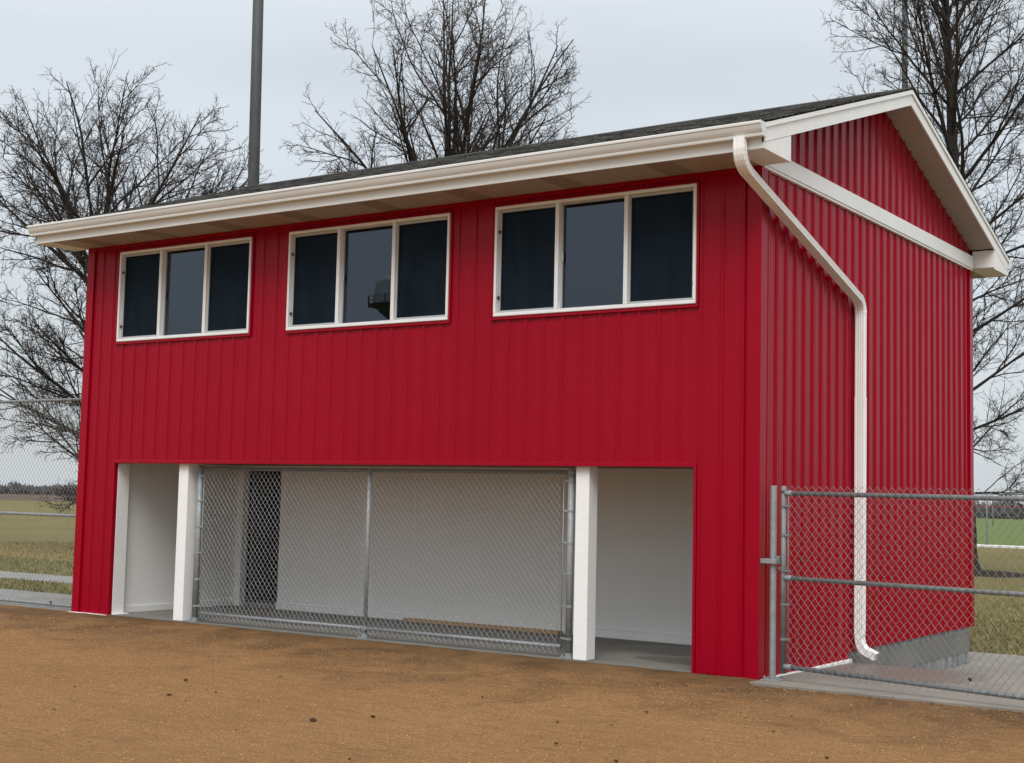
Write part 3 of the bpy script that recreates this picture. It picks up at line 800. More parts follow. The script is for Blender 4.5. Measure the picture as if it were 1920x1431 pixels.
cap = MB(); cap.extrude([(RY-0.14, roof_z(RY-0.14)+0.018), (RY, RZ+0.028), (RY+0.14, roof_z(RY+0.14)+0.018), (RY+0.14, roof_z(RY+0.14)), (RY, RZ), (RY-0.14, roof_z(RY-0.14))], lambda p, q: (-L-OV-0.015, p, q), lambda p, q: (OV+0.015, p, q))
cap.build('ridge_cap', M['shingle'], bld)

# downspout
def ds_prof():
    a, c = 0.040, 0.052; pr = []
    def side_(p, q, n=4):
        for i in range(n):
            t0 = i/n; t1 = (i+0.5)/n
            yield (p[0]+(q[0]-p[0])*t0, p[1]+(q[1]-p[1])*t0); 
    cs = [(-a, -c), (a, -c), (a, c), (-a, c)]
    for i in range(4):
        p, q = cs[i], cs[(i+1) % 4]; nx_, ny_ = (p[0]+q[0]), (p[1]+q[1]); ll = math.hypot(nx_, ny_); nx_ /= ll; ny_ /= ll
        for t, d_ in ((0.06, 0.0), (0.2, 0.0), (0.25, -0.004), (0.32, -0.004), (0.37, 0), (0.47, 0), (0.5, -0.004), (0.55, -0.004), (0.6, 0), (0.7, 0), (0.74, -0.004), (0.8, -0.004), (0.84, 0), (0.94, 0)):
            pr.append((p[0]+(q[0]-p[0])*t+nx_*d_, p[1]+(q[1]-p[1])*t+ny_*d_))
    return pr
def bend(a, b_, c, n=9):
    A, B, C_ = Vector(a), Vector(b_), Vector(c)
    return [tuple(A*(1-t)**2+B*2*t*(1-t)+C_*t*t) for t in [i/n for i in range(n+1)]]
DX = 0.092
p_top = (0.125, FY-0.065, 4.98); e1a = (0.125, FY-0.065, 4.90); e1 = (0.125, FY-0.065, 4.745); e1b = (0.122, FY+0.10, 4.695)
e2a = (DX+0.002, 2.33, 3.905); e2 = (DX, 2.44, 3.86); e2b = (DX, 2.445, 3.74); e3a = (DX, 2.43, 0.27); e3 = (DX, 2.43, 0.14); e3b = (0.16, 2.435, 0.10); e4 = (0.27, 2.44, 0.052)
path = [p_top] + bend(e1a, e1, e1b, 12)
sc_ = [1.0]+[1.03+0.03*(i % 2) for i in range(13)]
dsp = MB(); dsp.sweep(path, ds_prof(), (1, 0, 0), scale=sc_)
ds = dsp.build('downspout', M['trim'], bld)
q = MB(); q.sweep([path[-1]]+[tuple(Vector(e1b).lerp(Vector(e2a), t)) for t in (0.02, 0.5, 0.98, 1.0)], ds_prof(), (1, 0, 0)); q.build('pipe_length', M['trim'], ds)
q = MB(); q.sweep(bend(e2a, e2, e2b, 10), ds_prof(), (1, 0, 0), scale=[1.03+0.03*(i % 2) for i in range(11)]); q.build('elbow', M['trim'], ds)
q = MB(); q.sweep([e2b, (DX, 2.44, 2.8)], ds_prof(), (1, 0, 0)); q.build('pipe_length', M['trim'], ds)
q = MB(); q.sweep([(DX, 2.44, 2.83), e3a], ds_prof(), (1, 0, 0), scale=[1.07, 1.0]); q.build('pipe_length', M['trim'], ds)
q = MB(); q.sweep(bend(e3a, e3, e3b, 9)+[e4], ds_prof(), (0, 1, 0), scale=[1.03+0.03*(i % 2) for i in range(10)]+[1.03], cap=False); q.build('elbow', M['trim'], ds)
q = MB(); q.sweep([tuple(Vector(e3b).lerp(Vector(e4), 0.7)), tuple(Vector(e3b).lerp(Vector(e4), 0.72))], [(-0.036, -0.046), (0.036, -0.046), (0.036, 0.046), (-0.036, 0.046)], (0, 1, 0)); q.build('spout_mouth', M['black'], ds)  # black plate added to stand in for the shaded hollow of the pipe
for z in (3.2, 1.6, 0.5):
    q = MB(); q.bbox(0.0, DX+0.05, 2.44-0.048, 2.44+0.048, z, z+0.035, 0.002); 

# ------------------------------------------------------------------ chain link
def chain_link(name, org, ux, width, z0, z1, parent, material, r=0.0022, pw=0.0715, phh=0.089, nrm=None):
    """zig-zag wires in the vertical plane through org along ux"""
    ux = np.array(ux, float); ux /= np.linalg.norm(ux); org = np.array(org, float)
    nv = np.array([ux[1], -ux[0], 0.0]); up = np.array([0, 0, 1.0])
    nw = int(width/(pw/2))-1; nz = int((z1-z0)/(phh/2))
    i_, j_ = np.meshgrid(np.arange(nw), np.arange(nz+1), indexing='ij')
    rs = np.random.default_rng(int(abs(org[0])*100)+1)
    uu = (i_*0.5+0.25)*pw + ((j_+i_) % 2)*pw/2 + rs.normal(0, 0.0018, i_.shape)
    zz = z0 + j_*phh/2 + rs.normal(0, 0.0016, i_.shape)
    off = np.where(((j_+i_) % 2) == 0, 0.0024, -0.0024)
    off = off + 0.005*np.sin(uu*2.3+1.0)*np.sin(zz*3.1+0.4)
    P_ = org + uu[..., None]*ux + zz[..., None]*up + off[..., None]*nv      # (nw,nz+1,3)
    a, b_ = P_[:, :-1].reshape(-1, 3), P_[:, 1:].reshape(-1, 3)
    d = b_-a; d /= np.linalg.norm(d, axis=1)[:, None]
    s1 = np.cross(d, nv); s2 = np.broadcast_to(nv, s1.shape)
    ang = np.array([0, 2*np.pi/3, 4*np.pi/3])
    ring = r*(np.cos(ang)[None, :, None]*s1[:, None]+np.sin(ang)[None, :, None]*s2[:, None])
    Vv = np.stack([a[:, None]+ring, b_[:, None]+ring], 1)          # (m,2,3,3)
    mN = len(a); base = (np.arange(mN)*6)[:, None]
    fq = np.concatenate([base+np.array([[k_, (k_+1) % 3, 3+(k_+1) % 3, 3+k_]]) for k_ in range(3)], 0)
    return tag(np_mesh(name, Vv.reshape(-1, 3), fq, material, parent), kind='stuff')
def pipe(name, a, b_, r, parent, material, n=12):
    q = MB(); q.tube([a, b_], r, n); return q.build(name, material, parent, smooth=True)
def capped_post(name, x, y, z0, z1, r, parent, material, cap=True):
    q = MB(); q.tube([(x, y, z0), (x, y, z1)], r, 14)
    o = q.build(name, material, parent, smooth=True)
    if cap:
        c = MB(); c.tube([(x, y, z1-0.045), (x, y, z1+0.004)], r+0.004, 14); c.dome((x, y, z1+0.004), r+0.004, r*0.75, 14); c.build('post_cap', material, o, smooth=True)
    return o
def band(x, y, z, r, tx, ty, parent, material):
    q = MB(); q.tube([(x, y, z-0.011), (x, y, z+0.011)], r+0.004, 12)
    q.bbox(min(x, tx)-0.004, max(x, tx)+0.012, min(y, ty)-0.006, max(y, ty)+0.006, z-0.010, z+0.010, 0.002)
    q.tube([(tx+0.004, ty-0.018, z), (tx+0.004, ty+0.014, z)], 0.006, 6)
    q.build('tension_band', material, parent)

# dugout fence
fy = 0.135
fen = tag(empty('chain_link_fence'), 'new galvanized chain link screen between the two white dugout posts', 'fence')
xl, xr, xm = -7.655, -2.155, -4.885
lp = capped_post('end_post', xl, fy, 0.03, 1.945, 0.034, fen, M['galv']); rp_ = capped_post('end_post', xr, fy, 0.03, 1.945, 0.036, fen, M['galv'])
pipe('line_post', (xm, fy, 0.03), (xm, fy, 1.95), 0.024, fen, M['galv'])
pipe('top_rail', (xl+0.03, fy, 1.93), (xr-0.03, fy, 1.93), 0.021, fen, M['galv_old'])
pipe('bottom_rail', (xl+0.10, fy, 0.135), (xm-0.0, fy, 0.135), 0.021, fen, M['galv']); pipe('bottom_rail', (xm, fy, 0.135), (xr-0.10, fy, 0.135), 0.021, fen, M['galv'])
pipe('brace_pipe', (xl-0.075, fy+0.03, 0.05), (xl-0.075, fy+0.03, 1.86), 0.016, fen, M['galv']); pipe('brace_pipe', (xr+0.075, fy+0.03, 0.05), (xr+0.075, fy+0.03, 1.86), 0.016, fen, M['galv'])
pipe('tension_bar', (xl+0.075, fy-0.012, 0.10), (xl+0.075, fy-0.012, 1.92), 0.006, fen, M['galv'], 6); pipe('tension_bar', (xr-0.085, fy-0.012, 0.10), (xr-0.085, fy-0.012, 1.92), 0.006, fen, M['galv'], 6)
for z in (0.22, 0.55, 0.88, 1.2, 1.53, 1.84):
    band(xl, fy, z, 0.034, xl+0.075, fy-0.012, fen, M['galv']); band(xr, fy, z, 0.036, xr-0.085, fy-0.012, fen, M['galv'])
for x in (xl, xm, xr):
    q = MB(); q.bbox(x-0.075, x+0.075, fy-0.06, fy+0.06, 0.0245, 0.036, 0.002); q.tube([(x, fy, 0.03), (x, fy, 0.075)], 0.042, 12)
    for sx_ in (-0.055, 0.055): q.tube([(x+sx_, fy-0.035, 0.03), (x+sx_, fy-0.035, 0.06)], 0.010, 6)
    q.build('foot_plate', M['galv'], fen)
q = MB(); q.bbox(xm-0.03, xm+0.03, fy-0.035, fy+0.03, 0.11, 0.16, 0.006); q.build('rail_clamp', M['galv'], fen)
chain_link('chain_link_mesh', (xl+0.07, fy-0.026, 0), (1, 0, 0), xr-xl-0.14, 0.062, 1.975, fen, M['wire'])

# gate to the right of the corner
GA = Vector((0.235, 0.06, 0)); GB = Vector((3.95, -0.34, 0)); gu = (GB-GA).normalized()
def gp(t, z, off=0.0):
    p = GA+gu*t; return (p.x+gu.y*off, p.y-gu.x*off, z)
gate = tag(empty('chain_link_gate'), 'weathered chain link swing gate with three rails beside the red corner', 'gate')
GL = (GB-GA).length
st = capped_post('gate_stile', *gp(0, 0)[:2], 0.085, 1.80, 0.024, gate, M['galv_old'])
capped_post('gate_stile', *gp(GL, 0)[:2], 0.05, 1.80, 0.024, gate, M['galv_old'])
for za, zb in ((1.752, 1.728), (0.965, 0.938), (0.150, 0.078)):
    pipe('gate_rail', gp(0.03, za), gp(GL-0.03, zb), 0.0215, gate, M['galv_old'])
    q = MB(); q.bbox(gp(0, 0)[0]-0.03, gp(0, 0)[0]+0.055, gp(0, 0)[1]-0.032, gp(0, 0)[1]+0.03, za-0.03, za+0.03, 0.008); 
    q = MB(); q.tube([gp(0.015, za), gp(0.085, za)], 0.028, 10); q.build('rail_end', M['galv'], gate, smooth=True)
pipe('tension_bar', gp(0.055, 0.13, 0.012), gp(0.055, 1.76, 0.012), 0.006, gate, M['galv_old'], 6)
for z in (0.40, 0.72, 1.03, 1.36, 1.63):
    p0 = gp(0, z); p1 = gp(0.06, z, 0.012)
    band(p0[0], p0[1], z, 0.024, p1[0], p1[1], gate, M['galv_old'])
chain_link('chain_link_mesh', gp(0.04, 0, 0.027), tuple(gu), GL-0.08, 0.085, 1.835, gate, M['wire_old'], 0.0021)
# fork latch
lq = MB(); zx = 1.115; pA = gp(0, zx)
lq.bbox(pA[0]-0.225, pA[0]-0.03, pA[1]-0.065, pA[1]-0.053, zx-0.022, zx+0.022, 0.003); lq.bbox(pA[0]-0.225, pA[0]-0.03, pA[1]+0.053, pA[1]+0.065, zx-0.022, zx+0.022, 0.003)
lq.bbox(pA[0]-0.042, pA[0]-0.028, pA[1]-0.065, pA[1]+0.065, zx-0.022, zx+0.05, 0.003); lt = lq.build('fork_latch', M['galv'], gate)
q = MB(); q.tube([(pA[0], pA[1], zx-0.09), (pA[0], pA[1], zx-0.045)], 0.032, 12); q.tube([(pA[0]-0.045, pA[1]-0.01, zx-0.065), (pA[0]-0.02, pA[1]-0.01, zx-0.065)], 0.012, 8); q.build('latch_collar', M['galv_old'], lt)
# latch post on its base plate
LPX, LPY = 0.135, 0.055
post = tag(empty('latch_post'), 'plain galvanized pipe post bolted to the concrete by the gate latch', 'post')
q = MB(); n_ = 16
q.tube([(LPX, LPY, 0.03), (LPX, LPY, 1.822)], 0.030, n_); q.build('pipe', M['galv'], post, smooth=False)
q = MB(); q.bbox(LPX-0.075, LPX+0.095, LPY-0.075, LPY+0.075, wz(0.05)+0.001, wz(0.05)+0.013, 0.002)
for sx_, sy_ in ((-0.055, -0.055), (0.07, -0.055), (0.07, 0.055)): q.tube([(LPX+sx_, LPY+sy_, 0.03), (LPX+sx_, LPY+sy_, 0.058)], 0.009, 6)
q.build('base_plate', M['galv'], post)

# tall fence to the left
fl = tag(empty('tall_chain_link_fence'), 'tall grey chain link fence running off from the left end of the building', 'fence')
fly = 0.22; flx = -9.915
capped_post('end_post', flx, fly, -0.05, 2.93, 0.036, fl, M['galv_old']); capped_post('line_post', flx-3.05, fly, -0.05, 2.93, 0.03, fl, M['galv_old']); capped_post('line_post', flx-6.1, fly, -0.05, 2.93, 0.03, fl, M['galv_old'])
for z, mt in ((2.865, 'galv_old'), (1.275, 'galv'), (0.055, 'galv')):
    pipe('rail', (flx-6.1, fly, z), (flx-0.03, fly, z), 0.0215, fl, M[mt])
pipe('tension_bar', (flx-0.07, fly-0.01, 0.1), (flx-0.07, fly-0.01, 2.85), 0.006, fl, M['galv_old'], 6)
for z in (0.3, 0.65, 1.0, 1.4, 1.8, 2.2, 2.6): band(flx, fly, z, 0.036, flx-0.075, fly-0.01, fl, M['galv_old'])
chain_link('chain_link_mesh', (flx-6.05, fly-0.026, 0), (1, 0, 0), 5.99, 0.03, 2.89, fl, M['wire_old'], 0.0021)
# kerb slab under it
b = MB(); b.bbox(-30, -9.86, -0.02, 0.42, -0.12, 0.004, 0.006); tag(b.build('fence_footing', M['path']), 'narrow concrete strip under the tall fence', kind='structure')

# ------------------------------------------------------------------ loose things
pl = MB()
pl.bbox(-5.95, -3.55, 2.14, 2.23, 0.0255, 0.064, 0.003)
pb = pl.build('wooden_board', M['wood']); tag(pb, 'pale pine board lying on the dugout floor along the back wall', 'board')

def leaf(name, loc, rot, label):
    q = MB(); n = 10
    for s_ in (0.0, 0.003):
        q.v += [(0.020*math.cos(a)*(1+0.3*math.cos(3*a)), 0.014*math.sin(a)*(1+0.3*math.cos(5*a)), s_+0.012*math.cos(2*a)) for a in [2*math.pi*i/n for i in range(n)]]
    q.f.append(tuple(range(n-1, -1, -1))); q.f.append(tuple(range(n, 2*n)))
    for i in range(n): q.f.append((i, (i+1) % n, n+(i+1) % n, n+i))
    o = q.build(name, M['leaf']); o.location = loc; o.rotation_euler = rot
    tag(o, label, 'leaf'); return o
pl_ = gp(1.80, 0.215, 0.036)
leaf('dead_leaf', pl_, (1.4, 0.5, 0.1), 'curled dead leaf caught in the gate mesh above the bottom rail')
leaf('dead_leaf', (-10.55, fly-0.03, 0.085), (1.2, 0.9, 0.3), 'dark dead leaf stuck on the bottom rail of the tall fence')

clods = [(-1.461, -4.473, .075), (0.381, -4.067, .035), (-3.733, -3.617, .05), (-3.178, -4.302, .045), (-0.102, -3.295, .035), (0.166, -2.418, .04), (1.33, -2.634, .028), (1.013, -4.352, .04), (2.033, -3.383, .04), (-1.251, -2.642, .03), (-1.25, -4.05, .05)]
clab = 'dark damp clod lying on the open infield dirt'
for (x, y, s_) in clods:
    q = MB(); n1, n2 = 9, 5
    for j in range(n2+1):
        th = math.pi*j/n2
        for i in range(n1):
            a = 2*math.pi*i/n1; rr = s_*0.34*(1+rnd.uniform(-0.35, 0.35))
            q.v.append((rr*math.sin(th)*math.cos(a)*1.25, rr*math.sin(th)*math.sin(a)*0.9, rr*0.45*math.cos(th)))
    for j in range(n2):
        for i in range(n1):
            a = j*n1+i; b_ = j*n1+(i+1) % n1; q.f.append((a, b_, b_+n1, a+n1))
    o = q.build('dirt_clod', M['clod'], smooth=False); o.location = (x, y, 0.006+float(dirt_h(np.array(x), np.array(y)))); o.rotation_euler = (0, 0, rnd.uniform(0, 6))
    tag(o, clab, 'clod', 'dark clods scattered on the infield')

def scatter_grains(name, n, xr_, yr_, smin, smax, material, seed, label, pw=2.2):
    r_ = np.random.default_rng(seed)
    x = r_.uniform(*xr_, n); y = r_.uniform(*yr_, n); s_ = smin+(smax-smin)*r_.random(n)**pw
    z = -0.006+dirt_h(x, y)
    octa = np.array([[1, 0, 0], [-0.5, 0.87, 0], [-0.5, -0.87, 0], [0, 0, 0.8], [0, 0, -0.8]], float)
    fa = np.array([[0, 1, 3], [1, 2, 3], [2, 0, 3], [2, 1, 0]])
    rot = r_.uniform(0, 6.28, n); ca, sa = np.cos(rot), np.sin(rot)
    jit = 1+r_.uniform(-0.35, 0.35, (n, 5, 3)); o_ = octa[None]*jit*s_[:, None, None]
    Vx = o_[..., 0]*ca[:, None]-o_[..., 1]*sa[:, None]+x[:, None]; Vy = o_[..., 0]*sa[:, None]+o_[..., 1]*ca[:, None]+y[:, None]; Vz = o_[..., 2]*0.7+z[:, None]+s_[:, None]*0.25
    V_ = np.stack([Vx, Vy, Vz], -1).reshape(-1, 3); F_ = (fa[None]+(np.arange(n)*5)[:, None, None]).reshape(-1, 3)
    return tag(np_mesh(name, V_, F_, material), label, 'grit', kind='stuff')
scatter_grains('dirt_grains', 105000, (-11, 4.6), (-6.6, -0.2), 0.0025, 0.009, M['grain'], 21, 'loose tan and brown grains strewn over the infield dirt', 3.0)
scatter_grains('soil_crumbs', 700, (-11, 4.5), (-6.5, -0.1), 0.004, 0.017, M['clod'], 22, 'small dark soil crumbs strewn over the infield dirt', 4.5)

scatter_grains('soil_crumbs', 2600, (-9.9, 3.6), (-0.34, 0.02), 0.003, 0.016, M['crumb'], 25, 'loose brown crumbs banked along the foot of the building', 3.0)

# ------------------------------------------------------------------ bare trees
def tree(base, height, trunk_r, crown_r, seed, label, nlimb=16, elev=(10, 75), leader=0.95, dens=1.0, group=None, low=0.15, lthick=1.0, curl=0.05, env=(0.58, 0.43)):
    r_ = np.random.default_rng(seed)
    root = tag(empty('bare_tree'), label, 'tree', group)
    base = np.array(base, float)
    acc = {'trunk': ([], []), 'crown': ([], [])}
    cnt = {'trunk': 0, 'crown': 0}
    def norm(v): return v/np.maximum(np.linalg.norm(v, axis=-1, keepdims=True), 1e-9)
    def grow(P0, D0, Ln, R0, R1, S, wig, trop):
        n = len(P0); P_ = np.zeros((n, S+1, 3)); P_[:, 0] = P0; Dd = np.zeros((n, S+1, 3)); d = norm(D0); Dd[:, 0] = d
        for s_ in range(S):
            d = norm(d+r_.normal(0, wig, (n, 3))+np.array([0, 0, 1.0])*trop)
            P_[:, s_+1] = P_[:, s_]+d*(Ln/S)[:, None]; Dd[:, s_+1] = d
        t = np.linspace(0, 1, S+1)[None]
        return P_, Dd, R0[:, None]*(1-t)+R1[:, None]*t
    def skin(P_, Dd, Rr, n, part):
        m_, S1 = P_.shape[:2]
        ref = np.where(np.abs(Dd[..., 2:3]) > 0.9, np.array([1.0, 0, 0]), np.array([0, 0, 1.0]))
        a = norm(np.cross(Dd, ref)); b_ = np.cross(Dd, a)
        an = np.arange(n)*2*np.pi/n
        V_ = P_[:, :, None]+Rr[:, :, None, None]*(np.cos(an)[None, None, :, None]*a[:, :, None]+np.sin(an)[None, None, :, None]*b_[:, :, None])
        i0 = np.arange(m_*S1*n).reshape(m_, S1, n)
        F_ = np.stack([i0[:, :-1], np.roll(i0, -1, 2)[:, :-1], np.roll(i0, -1, 2)[:, 1:], i0[:, 1:]], -1).reshape(-1, 4)
        acc[part][0].append(V_.reshape(-1, 3)); acc[part][1].append(F_+cnt[part]); cnt[part] += m_*S1*n
    def children(P_, Dd, Rr, Ln, k_, t0, ang, angs, lf, ls, rf, t1=1.0):
        n, S1 = P_.shape[:2]; S = S1-1
        t = t0+(t1-t0)*(np.arange(k_)[None]+r_.random((n, k_)))/k_
        x = t*S; i = np.minimum(x.astype(int), S-1); f_ = (x-i)[..., None]; ii = np.arange(n)[:, None]
        p = P_[ii, i]*(1-f_)+P_[ii, i+1]*f_; d = norm(Dd[ii, i]*(1-f_)+Dd[ii, i+1]*f_)
        rad = Rr[ii, i]*(1-f_[..., 0])+Rr[ii, i+1]*f_[..., 0]
        az = (np.arange(k_)*2.4)[None]+r_.uniform(0, 6.28, (n, 1))+r_.normal(0, 0.5, (n, k_))
        ref = np.where(np.abs(d[..., 2:3]) > 0.9, np.array([1.0, 0, 0]), np.array([0, 0, 1.0]))
        a = norm(np.cross(d, ref)); b_ = np.cross(d, a)
        th = np.radians(ang+r_.normal(0, angs, (n, k_)))[..., None]
        nd = d*np.cos(th)+np.sin(th)*(np.cos(az)[..., None]*a+np.sin(az)[..., None]*b_)
        ln = Ln[:, None]*lf*(1-0.55*(t-t0)/max(t1-t0, 1e-3))*np.exp(r_.normal(0, ls, (n, k_)))
        return p.reshape(-1, 3), nd.reshape(-1, 3), ln.ravel(), np.minimum(rad*rf, rad*0.95).ravel(), t.ravel()
    one = lambda v: np.array([v], float)
    # trunk with root flare
    P_, Dd, Rr = grow(base[None], np.array([[0.0, 0, 1]]), one(height*leader), one(trunk_r), one(trunk_r*0.30), 18, 0.035, 0.06)
    Rr[0, 0] *= 1.0; 
    skin(P_, Dd, Rr, 12, 'trunk')
    flare = np.array([[[base[0], base[1], base[2]+z] for z in (-0.25, 0.0, 0.18, 0.45, 0.95)]]); fr_ = np.array([[2.1, 1.75, 1.38, 1.14, 0.94]])*trunk_r
    skin(flare, np.tile(np.array([0, 0, 1.0]), (1, 5, 1)), fr_, 14, 'trunk')
    # limbs: low ones spread wide, high ones climb; each reaches for the crown's outline
    p, d, ln, rad, t = children(P_, Dd, Rr, one(1.0), nlimb, low, 60, 6, 1.0, 0.1, 0.62, 0.93)
    hfrac = (t-low)/(0.93-low)
    el = np.radians(elev[0]+(elev[1]-elev[0])*hfrac**0.7+r_.normal(0, 5+11*hfrac, len(t)))
    el = np.clip(el, np.radians(-25), np.radians(84))
    az = np.arange(len(t))*2.399+r_.normal(0, 0.35, len(t))+seed
    d = np.stack([np.cos(el)*np.cos(az), np.cos(el)*np.sin(az), np.sin(el)], -1)
    cen = base+np.array([0, 0, height*env[0]]); rad3 = np.array([crown_r, crown_r, height*env[1]])
    def reach(p, d):                       # distance along d to the crown's outline
        q_ = (p-cen)/rad3; e_ = d/rad3
        A = (e_*e_).sum(1); B = (q_*e_).sum(1); C_ = (q_*q_).sum(1)-1
        return np.where(B*B-A*C_ > 0, (-B+np.sqrt(np.maximum(B*B-A*C_, 0)))/A, 0.0)
    ln = reach(p, d)
    ln = np.clip(ln*0.93, 0.9, crown_r*2.4)*np.exp(r_.normal(0, 0.07, len(t)))
    rad = np.minimum(rad, (0.013*ln+0.03)*lthick)
    P1, D1, R1 = grow(p, d, ln, rad, rad*0.16, 10, 0.05, curl)
    skin(P1, D1, R1, 7, 'trunk')
    # secondary limbs
    k1 = 4; p, d, lb, rb, t = children(P1, D1, R1, ln, k1, 0.18, 30, 7, 0.62, 0.15, 0.72, 0.8)
    lb = np.minimum(lb, reach(p, norm(d+np.array([0, 0, 3*curl])))*r_.uniform(0.85, 1.02, len(lb)))
    keep = lb > 0.7; p, d, lb, rb = p[keep], d[keep], lb[keep], rb[keep]
    Pb, Db, Rb = grow(p, d, lb, np.maximum(rb, 0.02), np.full(len(rb), 0.010), 10, 0.07, curl)
    skin(Pb, Db, Rb, 5, 'trunk')
    P1 = np.concatenate([P1, Pb]); D1 = np.concatenate([D1, Db]); R1 = np.concatenate([R1, Rb]); ln = np.concatenate([ln, lb])
    def thin(p, d, l, rad, L0, frac=1.0):
        return r_.random(len(l)) < np.clip(frac*L0/np.median(L0), 0.15, 1.0)
    k2 = max(4, int(8*dens)); p, d, l2, rad, t = children(P1, D1, R1, ln, k2, 0.12, 40, 9, 0.42, 0.25, 0.6)
    sel = thin(p, d, l2, rad, np.repeat(ln, k2)); p, d, l2, rad = p[sel], d[sel], l2[sel], rad[sel]
    l2 = np.minimum(l2, np.maximum(reach(p, d)*r_.uniform(0.85, 1.1, len(l2)), 0.45)); l2 = np.clip(l2, 0.4, 2.8); rad = np.minimum(rad, 0.009*l2+0.008)
    P2, D2, R2 = grow(p, d, l2, np.maximum(rad, 0.014), np.full(len(rad), 0.008), 6, 0.09, 0.05)
    skin(P2, D2, R2, 4, 'crown')
    k3 = max(4, int(7*dens)); p, d, l3, rad, t = children(P2, D2, R2, l2, k3, 0.10, 40, 10, 0.48, 0.28, 0.7)
    l3 = np.clip(l3, 0.3, 1.3); rad = np.clip(rad, 0.007, 0.011)
    P3, D3, R3 = grow(p, d, l3, rad, np.full(len(rad), 0.0062), 4, 0.12, 0.03)
    skin(P3, D3, R3, 3, 'crown')
    k4 = max(3, int(4*dens)); p, d, l4, rad, t = children(P3, D3, R3, l3, k4, 0.15, 44, 12, 0.48, 0.3, 0.8)
    l4 = np.clip(l4, 0.15, 0.7); rad = np.clip(rad, 0.005, 0.0068)
    P4, D4, R4 = grow(p, d, l4, rad, np.full(len(rad), 0.0042), 2, 0.14, 0.02)
    skin(P4, D4, R4, 3, 'crown')
    sel = r_.random(len(l4)) < 0.35*dens
    p, d, l5, rad, t = children(P4[sel], D4[sel], R4[sel], l4[sel], 2, 0.3, 45, 12, 0.5, 0.3, 0.8)
    P5, D5, R5 = grow(p, d, np.clip(l5, 0.08, 0.35), np.full(len(l5), 0.005), np.full(len(l5), 0.004), 1, 0.1, 0.02)
    skin(P5, D5, R5, 3, 'crown')
    for part, mt in (('trunk', 'bark'), ('crown', 'twig')):
        V_ = np.concatenate(acc[part][0]); F_ = np.concatenate(acc[part][1])
        np_mesh(part, V_, F_, M[mt], root, smooth=(part == 'trunk'))
    return root
def at_px(x, dist):
    v = D+R*((x-960)/2620.17); n_ = math.hypot(v.x, v.y); return (CAM.x+v.x/n_*dist, CAM.y+v.y/n_*dist)
def place(x, dist, z=-0.43): return (*at_px(x, dist), z)
tree(place(218, 44), 16.9, 0.30, 4.6, 5, 'bare spreading tree rising behind the left gable, its low limbs over the tall fence', nlimb=40, elev=(-6, 60), low=0.12, leader=0.60, curl=0.012, dens=0.95, lthick=0.8, env=(0.53, 0.47))
tree(place(818, 46), 20.6, 0.38, 5.1, 44, 'bare tree rising over the middle of the roof', nlimb=46, elev=(6, 62), low=0.26, leader=0.60, curl=0.012, dens=0.97, lthick=0.85, env=(0.61, 0.385))
tree(place(1811, 47), 25.0, 0.31, 4.9, 23, 'largest bare tree, its thick trunk just past the back right corner of the building', nlimb=48, elev=(6, 60), low=0.09, leader=0.88, curl=0.02, dens=0.97, lthick=0.6, env=(0.52, 0.47))
tree(place(1680, 60), 19.5, 0.24, 3.4, 31, 'slimmer bare tree behind the roof peak and the distant light pole', nlimb=22, elev=(15, 65), low=0.25, leader=0.65, dens=0.75, lthick=0.7, curl=0.015, env=(0.62, 0.38))

# mulch around the large trunk
bx_, by_, _ = place(1817, 46.6)
mu = MB(); n_ = 40
mu.v.append((bx_, by_, -0.32))
for j, (rr, zz) in enumerate(((0.9, -0.30), (1.5, -0.36), (1.95, -0.46))):
    for i in range(n_):
        a = 2*math.pi*i/n_; q_ = rr*(1+0.10*math.sin(3*a+1)+0.06*math.sin(7*a))+rnd.uniform(-0.04, 0.04); mu.v.append((bx_+q_*math.cos(a), by_+q_*math.sin(a), zz+rnd.uniform(-0.02, 0.02)))
for i in range(n_): mu.f.append((0, 1+i, 1+(i+1) % n_))
for j in range(2):
    for i in range(n_):
        a = 1+j*n_+i; b_ = 1+j*n_+(i+1) % n_; mu.f.append((a, a+n_, b_+n_, b_))
tag(mu.build('mulch_ring', M['mulch']), 'dark mulch mound around the foot of the largest tree', 'mulch')

# ------------------------------------------------------------------ light poles
def light_pole(x, dist, r0, r1, h, label, lean=0.0):
    root = tag(empty('light_pole'), label, 'light pole', None)
    px_, py_ = at_px(x, dist)
    q = MB(); q.tube([(px_, py_, -0.5), (px_+lean*R.x, py_+lean*R.y, h)], 1.0, 20, scale=[r0, r1]); q.build('pole', M['pole'], root, smooth=True)
    q = MB(); q.tube([(px_, py_, -0.45), (px_, py_, -0.35)], r0*1.7, 16); q.build('base_flange', M['pole'], root)
    px_ += lean*R.x; py_ += lean*R.y
    for z in (h-0.3, h-1.3):
        q = MB(); q.bbox(px_-1.6, px_+1.6, py_-0.06, py_+0.06, z-0.06, z+0.06, 0.01); ar = q.build('crossarm', M['pole'], root)
        for i in range(4):
            lx = px_-1.35+i*0.9; f_ = MB(); f_.tube([(lx, py_-0.05, z-0.1), (lx, py_-0.35, z-0.3)], 0.26, 12, scale=[0.45, 1]); f_.build('floodlight', M['galv_old'], ar, smooth=True)
light_pole(470, 30, 0.140, 0.10, 21, 'thick grey steel light pole standing behind the left half of the roof', -0.25)
light_pole(1697, 54, 0.125, 0.095, 32, 'slim distant light pole above the roof peak')

